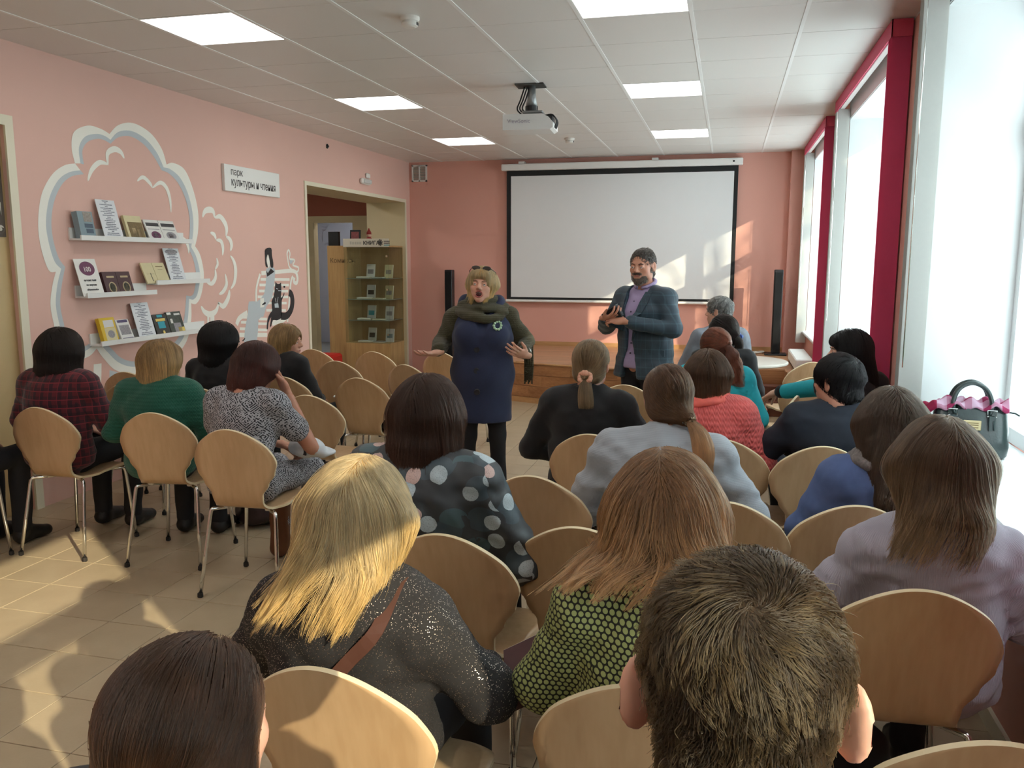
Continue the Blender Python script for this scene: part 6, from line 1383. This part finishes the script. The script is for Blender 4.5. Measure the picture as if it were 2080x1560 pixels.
o, M, J = P('C34', 'grey-haired man in a grey shirt in profile before the white table', 1.315, F_greysh, hyaw=46, face=True, wide=1.1, infl=.018, rot=4, dx=0.020, jaw=1.1, top_name='shirt'); style_short(o, M, HGR, srgb(120, 120, 118), n=2200, t=.014, L=.04, r=(.0011, .0005))

# ---------------------------------------------------------------- right side
pR = on_y(1712, 760, 4.95); iR = (Matrix.Translation((pR.x, 4.95, 0)) @ Matrix.Rotation(math.radians(30), 4, 'Z')).inverted(); eR, wR = iR @ on_y(1705, 782, 5.12), iR @ on_y(1588, 796, 5.34); hR = (iR @ on_y(1520, 832, 5.45))-wR
oR, M, J = person('woman with long black hair in profile by the crimson blind, teal sleeve stretched out', pR.x, 4.95, 30, 1.225, F_black, hyaw=64, face=True, arms=[(tuple(eR), tuple(wR)), ((.26, .02, .70), (.1, .25, .62))], hand_up=[(0, .3, 1), (0, .3, 1)], palm=[tuple(hR), (-.2, .9, 0)], curl=(.8, .5)); style_bob(oR, M, HBK, srgb(18, 17, 20), zb=-.30, t=.020, n=3000, yb=-.13, bangs=True, rb=.055, lumps=.2, facew=.10, fdepth=.145, top=.052)
tl = Field(np.minimum(J['el'][0], J['wr'][0])-.12, np.maximum(J['el'][0], J['wr'][0])+.12, .010); tl.cone(J['el'][0], J['wr'][0]*.92+J['el'][0]*.08, .060, .046, .02); link('sleeve', np_mesh('sleeve', [tl.net()], F_teal), oR)
o, M, J = P('C25', 'woman with short black hair in a navy top, half turned by the window', 1.193, F_navy, infl=.02, hyaw=38, wide=1.08, hh=.006, rot=4, dx=0.087, neck_open=.012, skin=M_skin2, arms=[((-.30, .06, .72), (-.16, .3, .64)), ((.28, .02, .70), (.12, .24, .62))]); style_short(o, M, HBK, srgb(26, 25, 28), n=4200, t=.020, L=.07, r=(.0008, .0003), nape=-.09, lift=.06, swirl=.1, back=.066)
o, M, J = P('C26', 'woman with long straight brown hair in a blue top and mottled scarf', 1.176, F_blue, infl=.02, hh=.006, dx=0.157, wide=1.02, drop=.03); style_bob(o, M, HLB, srgb(84, 62, 50), zb=-.29, t=.020, n=6500, r=(.0007, .00025), yb=-.165, rb=.050, w_=1.12, lumps=.35, kf=18, steps=22, flick=(0, -.1, 0), h=.0075)
f = Field((-.25, -.28, .82), (.25, .2, 1.15), .009); nb = J['nb']
for q in range(2):
    for k in range(16): a = 2*PI*k/16; b = 2*PI*(k+1)/16; R_ = .088+.018*q; g_ = lambda t: nb+np.array((R_*1.2*math.cos(t), R_*math.sin(t), .015-.03*q+.014*math.sin(2*t+q))); f.cone(g_(a), g_(b), .022, .022, .008)
link('scarf', np_mesh('scarf', [f.net()], mat('mottled_scarf', srgb(120, 114, 112), .9, .35, 90)), o)
o, M, J = P('C27', 'woman with highlighted brown hair in a lilac-grey ribbed top', 1.201, F_lilac, infl=.02, fold=.006, wide=.98, h=.010, hh=.006, neck_open=.012, dx=0.085, drop=.06); style_bob(o, M, HHI, srgb(112, 86, 64), zb=-.165, t=.024, n=9500, r=(.00055, .0002), part=.015, lumps=.45, kf=24, yb=-.105, rb=.068, w_=1.14, flick=(-.5, -.1, 0), h=.0065, steps=20, hem_extra=.06)
o, M, J = P('C24', 'woman with wavy caramel hair in a green honeycomb-print top', 1.207, honeycomb_mat(), infl=.022, fold=.004, wide=.96, h=.009, hh=.006, dx=0.033, top_name='blouse', drop=.03); style_bob(o, M, HCU, srgb(128, 92, 58), zb=-.105, t=.032, n=10000, r=(.00055, .0002), part=-.015, lumps=.72, kf=46, yb=-.075, rb=.088, wave=.020, flick=(-.75, -.5, .6), h=.0065, steps=24, lmin=.6, hem_extra=.07, w_=1.02, mess=.010)
o, M, J = person('boy with tousled short brown hair, back of his head filling the lower right', .024, .665, -2, 1.368, F_navy, stand=True, hs=.98, hh=.0042, ears=1.12, ear_out=.010, h=.014, infl=.012, neck_open=.01, wide=.8); style_short(o, M, HBO, srgb(74, 58, 42), n=24000, t=.009, L=.036, crown=(.006, -.070, .095), swirl=1.1, r=(.00032, .00012), h=.005, lift=.07, nape=-.082, back=.060, steps=9, ear_cut=.010)

# ---------------------------------------------------------------- the two standing speakers
oW, MW, JW = person('blond woman speaking with open arms in a navy long vest over an olive sweater', -1.575, 5.36, -166, 1.56, F_olive, stand=True, mouth='open', face=True, hh=.0038, hs=1.0, wide=1.0, bulk=.92, infl=.016, fold=.005, h=.011, hyaw=-8, hpitch=-8, hroll=-4, shw=1.10, neck_open=.02, topz=.80, curl=.32,
    arms=[((-.285, -.05, 1.07), (-.285, .16, 1.02)), ((.275, -.06, 1.07), (.285, .15, 1.03))], hand_up=[(-.6, .3, -.7), (.2, .5, -.8)], palm=[(.55, .7, .25), (.62, .72, -.05)])
style_bob(oW, MW, HPL, srgb(196, 166, 104), zb=-.065, t=.017, n=4200, r=(.0008, .00035), bangs=True, lumps=.45, rb=.064, top=.062, facew=.068, flick=(.2, 0, 0), w_=.94, h=.006)
v = Field((-.40, -.32, .48), (.40, .32, 1.40), .011)
v.cone((0, 0, 1.26), (0, .01, 1.12), .115, .150, .05, sc=(1.28, 1, 1)); v.cone((0, .01, 1.12), (0, .005, .86), .150, .158, .06, sc=(1.24, 1, 1)); v.cone((0, .005, .86), (0, 0, .50), .158, .150, .06, sc=(1.28, 1, 1))
for s in (-1, 1): v.ell((s*.085, .110, 1.13), (.088, .075, .085), .04); v.cone((s*.105, -.01, 1.325), (s*.12, .0, 1.20), .066, .085, .03, sc=(.85, 1.1, 1))
v.cone((0, .06, 1.42), (0, .19, 1.16), .095, .02, .02, True); v.noise(.003, 24, 3); cut_below(v, .545)
vo_ = link('vest', np_mesh('vest', [v.net()], F_navyv), oW)
for z_ in (1.04, .90, .76): link('button', MB().lathe([(.019, 0), (.021, .003), (.017, .006), (.006, .005)], 16).mesh('button', mat('dark_button', srgb(22, 24, 34), .3, .05)), vo_, (.03, surf_y(v, .03, z_)+.0015, z_), (-PI/2, 0, 0))
co = Field((-.25, -.2, 1.2), (.25, .26, 1.47), .009); nb = JW['nb']
for q in range(3):
    R_ = .070+.026*q
    for k in range(20): a = 2*PI*k/20; b = 2*PI*(k+1)/20; g_ = lambda t: nb+np.array((R_*1.25*math.cos(t), R_*math.sin(t)+.012*q, .030-.026*q-.030*q*max(0, math.sin(t))+.007*math.sin(3*t+q*2))); co.cone(g_(a), g_(b), .023, .023, .030)
co.noise(.003, 60, 4); link('cowl_collar', np_mesh('cowl_collar', [co.net()], F_olive), oW)
br = MB()
for k in range(10): a = 2*PI*k/10; bx0, bz0 = -.105+.024*math.cos(a), 1.195+.024*math.sin(a); q = sphere_part((bx0, surf_y(v, bx0, bz0)+.005, bz0), .0095, 5); br.add([tuple(p) for p in q[0]], [tuple(int(i) for i in f_) for f_ in q[1]])
br.build('brooch', mat('jade_beads', srgb(172, 200, 168), .25, .2, 80), vo_, True)
hg = MB()
for k in range(7): x_ = -.285-.008*k; hg.tube([(x_, -.06-.01*(k % 2), 1.05), (x_-.004, -.07, .90), (x_, -.07, .78+.012*(k % 3))], [.010, .010, .006], 6)
hg.build('shawl_fringe', F_olive, oW, True)
gl = MB(); Mh = np.array(MW)
for s in (-1, 1): gl.tube([(s*.036+.026*math.cos(t*PI/8), .074-.008*abs(math.sin(t*PI/8)), .107+.013*math.sin(t*PI/8)) for t in range(17)], .0022, 6); gl.tube([(s*.062, .072, .106), (s*.088, .02, .09), (s*.09, -.03, .05)], .0022, 6)
gl.tube([(-.010, .076, .108), (.010, .076, .108)], .002, 6); gl.v = [tuple(p) for p in np.array(gl.v)@Mh[:3, :3].T+Mh[:3, 3]]; go = gl.build('glasses', M_black, oW, True)
for s in (-1, 1): q = sphere_part((s*.036, .071, .107), .024, 8, 0, (1, .1, .5)); link('lens', np_mesh('lens', [(q[0]@Mh[:3, :3].T+Mh[:3, 3], q[1])], mat('smoky_lens', srgb(70, 62, 58), .1, .05)), go)
wq = JW['wr'][0]; MB().tube([(wq[0]+.035*math.cos(t*PI/8), wq[1]-.0, wq[2]+.035*math.sin(t*PI/8)) for t in range(17)], .006, 8).build('bracelet', M_chrome, oW, True)

oM, MM, JM = person('bearded man in a dark teal check blazer and lavender shirt holding a wallet', -.56, 5.98, 146, 1.69, F_lav, stand=True, face=True, hh=.004, hs=1.04, wide=1.04, bulk=1.22, infl=.004, fold=.002, h=.012, hyaw=14, hpitch=4, jaw=1.14, shw=1.12, neck_open=.004, top_name='shirt', skin=M_skin2, topz=.86, curl=(.85, .7),
    arms=[((-.29, .05, 1.15), (-.09, .27, 1.20)), ((.30, .06, 1.14), (.12, .275, 1.21))], hand_up=[(-.2, .6, .6), (.2, .3, -1)], palm=[(.85, .25, .1), (-.9, .2, .12)], brow=mat('brow_dark', srgb(70, 58, 50), .8, .1))
style_short(oM, MM, hair_mat('hair_cropped_grey', srgb(58, 52, 48), srgb(92, 86, 80), .3), srgb(70, 62, 56), n=4200, t=.006, L=.010, r=(.0008, .0005), lift=.03, steps=4, facew=.066, top=.076)
bd_ = Field((-.09, -.02, -.15), (.09, .14, .01), .0045); bd_.ell((0, .036, -.068), (.054*1.12, .051, .045), .02); bd_.ell((0, .068, -.098), (.028, .022, .024), .02); bd_.cone((-.026, .088, -.044), (.026, .088, -.044), .008, .008, .01)
for s in (-1, 1): bd_.cone((s*.052, .02, -.05), (s*.068, .004, -.01), .018, .010, .015)
bd_.ell((0, .110, -.060), (.017, .020, .0085), .006, True); bd_.ell((0, .11, -.005), (.05, .05, .034), .008, True)
V, F_ = bd_.net(); beard_m = hair_mat('beard_grey', srgb(92, 84, 76), srgb(136, 128, 120), .4); Mh = np.array(MM); bo = link('beard', np_mesh('beard', [(V@Mh[:3, :3].T+Mh[:3, 3], F_)], mat('beard_base', srgb(96, 84, 74), .9, .2, 90)), oM)
rt = pick(V, 2600, V[:, 1] > .0); gd = bd_.grad(rt); S = np.stack([rt+gd*.0012*k+np.array([[0, 0, -.0012]])*k for k in range(4)], 1); curves_obj('strands', S@Mh[:3, :3].T+Mh[:3, 3], .0008, .0004, beard_m, bo)
# open blazer: an outer coat with the front cut away down the middle
j = Field((-.46, -.30, .72), (.46, .42, 1.56), .010); pel, wst, cst, upc, nb = JM['pel'], JM['wst'], JM['cst'], JM['up'], JM['nb']; Bk = 1.22
j.cone((0, -.004, .78), wst, .118*Bk+.024, .100*Bk+.022, .05, sc=(1.40*1.04, 1, 1)); j.cone(wst, cst, .100*Bk+.022, .104*Bk+.02, .05, sc=(1.38*1.04, 1, 1)); j.cone(cst, upc, .104*Bk+.02, .105+.015, .05, sc=(1.38*1.04, 1, 1)); j.cone(JM['sh'][0], JM['sh'][1], .064, .064, .05)
for i in (0, 1): j.cone(nb-np.array((0, 0, .02)), JM['sh'][i], .052, .062, .04); j.cone(JM['sh'][i], JM['el'][i], .070, .062, .04); w2 = JM['wr'][i]*.96+JM['el'][i]*.04; j.cone(JM['el'][i], w2, .060, .046, .02)
j.noise(.0035, 20, 8); j.noise(.002, 55, 9); jc = Field(j.lo, j.lo+.05, .02); jc.ops = list(j.ops)
X_, Y_, Z_ = j.ax[0][:, None, None], j.ax[1][None, :, None], j.ax[2][None, None, :]
wedge = np.abs(X_-.012)-(.030+.055*np.clip((Z_-1.10)/.30, 0, 1)+.05*np.clip((1.02-Z_)/.25, 0, 1)); op = np.maximum(wedge, .02-Y_+0*X_); op = np.maximum(op, -(wst[1]+.07-Y_)+0*X_) if False else op
j.d = np.maximum(j.d, -op.astype(np.float32))
nv = (JM['hc']-nb)/np.linalg.norm(JM['hc']-nb); j.cone(nb-nv*.01, nb+nv*.16, .072, .09, .01, True); cut_below(j, .79)
jo = link('blazer', np_mesh('blazer', [j.net()], F_blazer), oM)
def patch(outline, name, m, parent, off=.006):
    q = [Vector((x_, surf_y(jc, x_, z_)+off, z_)) for x_, z_ in outline]; return MB().prism(q, (0, .006, 0)).build(name, m, parent)
for s in (-1, 1):
    e0 = lambda z: .012+s*(.030+.055*min(1, max(0, (z-1.10)/.30)))
    zz = [1.40, 1.33, 1.26, 1.19, 1.12, 1.06]; wd = [.050, .056, .048, .036, .022, .006]
    for a_, b_, wa, wb in zip(zz, zz[1:], wd, wd[1:]): patch([(e0(a_), a_), (e0(a_)+s*wa, a_-.004), (e0(b_)+s*wb, b_), (e0(b_), b_)], 'lapel', F_blazer, jo)
patch([(-.215, 1.0), (-.10, 1.005), (-.10, .965), (-.215, .955)], 'pocket_flap', F_blazer, jo, .004)
for z_ in (1.33, 1.26, 1.04, .97): link('button', MB().lathe([(.006, 0), (.006, .003)], 10).mesh('button', mat('shirt_button', srgb(60, 52, 76), .4, .05)), oM, (.010, surf_y(JM['f'], .010, z_)+.001, z_), (-PI/2, 0, 0))
f = Field((-.14, -.14, 1.38), (.14, .16, 1.56), .008)
for k in range(16):
    a = 2*PI*k/16; b = 2*PI*(k+1)/16
    if abs((a+b)/2-PI/2) < .35: continue
    f.cone(nb+np.array((.070*math.cos(a), .066*math.sin(a), .024-.028*math.sin(a))), nb+np.array((.070*math.cos(b), .066*math.sin(b), .024-.028*math.sin(b))), .013, .013, .006)
link('collar', np_mesh('collar', [f.net()], F_lav), oM)
wl_ = MB().rbox(-.075, .075, -.016, .016, -.045, .045, .006).build('wallet', M_black); a_ = math.radians(146); lc = Matrix.Translation((-.56, 5.98, 0)) @ Matrix.Rotation(a_, 4, 'Z'); wl_.matrix_world = lc @ Matrix.Translation((.02, .315, 1.245)) @ Matrix.Rotation(.5, 4, 'Y') @ Matrix.Rotation(-.3, 4, 'X'); tag(wl_, 'black wallet in the hands of the bearded man', 'wallet'); MB().box(-.072, .072, -.0165, .0165, .0445, .0462).build('zip', M_metal, wl_)
# ================================================================== things held, worn down or left on seats
def at_chair(key, lx, ly, z):
    c = CHAIRS[key]; a = c.rotation_euler.z; return Vector((c.location.x+lx*math.cos(a)-ly*math.sin(a), c.location.y+lx*math.sin(a)+ly*math.cos(a), z))
def sheet_pad(name, loc, rot, w_, d_, th, m, lab, cat, pages=None):
    o = MB().rbox(-w_/2, w_/2, -d_/2, d_/2, 0, th, .0015).build(name, m, None, loc, rot); tag(o, lab, cat)
    if pages: MB().box(-w_/2+.003, w_/2+.001, -d_/2+.003, d_/2+.001, .0012, th-.0012).build('pages', pages, o)
    return o
M_wp = mat('white_paper', srgb(236, 236, 232), .7, .01)
nb1 = sheet_pad('notebook', at_chair('C8', .26, .30, .66), (.35, .12, -.5), .20, .27, .012, M_wp, 'open white notebook on the lap of the fair-haired woman', 'notebook', M_wp); MB().tube([(-.02, -.1, .016), (.05, .02, .016)], .003, 6).build('pen', K_navy, nb1)
hb = empty('shopping_bag', at_chair('C8', .30, .30, .50), .3); tag(hb, 'dark purple glossy bag on the lap beside the notebook', 'bag'); M_vinyl = mat('dark_vinyl', srgb(52, 40, 44), .25, .15, 12)
f = Field((-.2, -.16, -.12), (.2, .16, .14), .010); f.ell((0, 0, 0), (.15, .11, .085), .03); f.noise(.008, 30, 4); link('bag_body', np_mesh('bag_body', [f.net()], M_vinyl), hb)
MB().tube(catmull([(-.08, .0, .07), (-.07, .0, .16), (0, .0, .20), (.07, 0, .16), (.08, 0, .07)], 5), .006, 6).build('handle', M_vinyl, hb, True)
sheet_pad('notebook', at_chair('C1', .25, .34, .655), (.2, .1, -.5), .15, .21, .010, M_wp, 'white notepad under the hand of the plaid shirt woman', 'notebook', M_wp)
cp = empty('cap', at_chair('C3', .16, .20, .665), -.5); tag(cp, 'white cap with a small black tag on the lap of the patterned dress', 'cap'); M_cap = mat('white_cotton', srgb(214, 220, 226), .8, .04, 50)
f = Field((-.16, -.13, -.08), (.16, .15, .10), .008); f.ell((0, 0, 0), (.115, .085, .055), .02); f.ell((.03, .07, -.03), (.09, .06, .015), .03); f.noise(.004, 40, 6); link('crown', np_mesh('crown', [f.net()], M_cap), cp)
tg = MB().rbox(.045, .085, -.062, -.054, -.022, .018, .002).build('black_tag', K_ink, cp); 
jk = empty('jacket', at_chair('C10', .06, .05, .49), 0); tag(jk, 'black jacket heaped on the seat of an empty chair', 'jacket'); f = Field((-.3, -.3, -.08), (.3, .35, .2), .012); f.ell((0, 0, .03), (.19, .16, .065), .04); f.ell((.12, -.02, .0), (.10, .14, .05), .05); f.noise(.014, 24, 9); cut_below(f, -.035); link('cloth', np_mesh('cloth', [f.net()], F_black), jk)
MB().tube([(.17, -.06, .05), (.21, -.05, .0), (.22, -.02, -.03)], .006, 6).build('zip', M_chrome, jk)
bg = empty('tote_bag', (-.345, 1.78, 0), .1); tag(bg, 'black quilted tote bag on the floor beside the honeycomb top', 'bag'); M_quilt = mat('quilted_black', srgb(26, 26, 30), .6, .3, 60, bump=.6, bscale=70)
MB().rbox(-.075, .075, -.15, .15, .002, .30, .025).build('bag_body', M_quilt, bg); MB().tube(catmull([(0, -.08, .29), (0, -.06, .40), (0, .06, .40), (0, .08, .29)], 5), .007, 6).build('handle', M_quilt, bg, True)
sheet_pad('book', at_chair('C24', -.28, .20, .60), (.3, -.5, .15), .13, .20, .022, K_maroon, 'small thick book held beside the honeycomb top', 'book', M_pages)
fd = sheet_pad('folder', at_chair('C26', .33, .02, .0)+Vector((.02, -.42, .66)), (.12, 0, .1), .23, .30, .012, M_black, 'black folder lying before the lilac-grey top', 'folder'); 
sheet_pad('folder', at_chair('C26', .33, .02, .0)+Vector((.03, -.44, .63)), (.12, 0, .14), .22, .30, .010, mat('green_card', srgb(40, 96, 84), .5, .04), 'dark green folder lying under the black one', 'folder', M_wp)
b2 = empty('rucksack', (.36, 2.42, 0), .2); tag(b2, 'black rucksack on the floor under the row by the window', 'bag'); f = Field((-.2, -.16, 0), (.2, .16, .4), .012); f.ell((0, 0, .17), (.15, .11, .17), .02); f.noise(.006, 30, 2); cut_below(f, .004); link('bag_body', np_mesh('bag_body', [f.net()], F_black), b2)
b3 = empty('boots_bag', (-2.75, 4.45, 0)); tag(b3, 'dark bag on the floor between the left chair rows', 'bag'); f = Field((-.2, -.2, 0), (.2, .2, .3), .012); f.ell((0, 0, .10), (.14, .12, .11), .02); f.noise(.008, 34, 7); cut_below(f, .004); link('bag_body', np_mesh('bag_body', [f.net()], M_vinyl), b3)
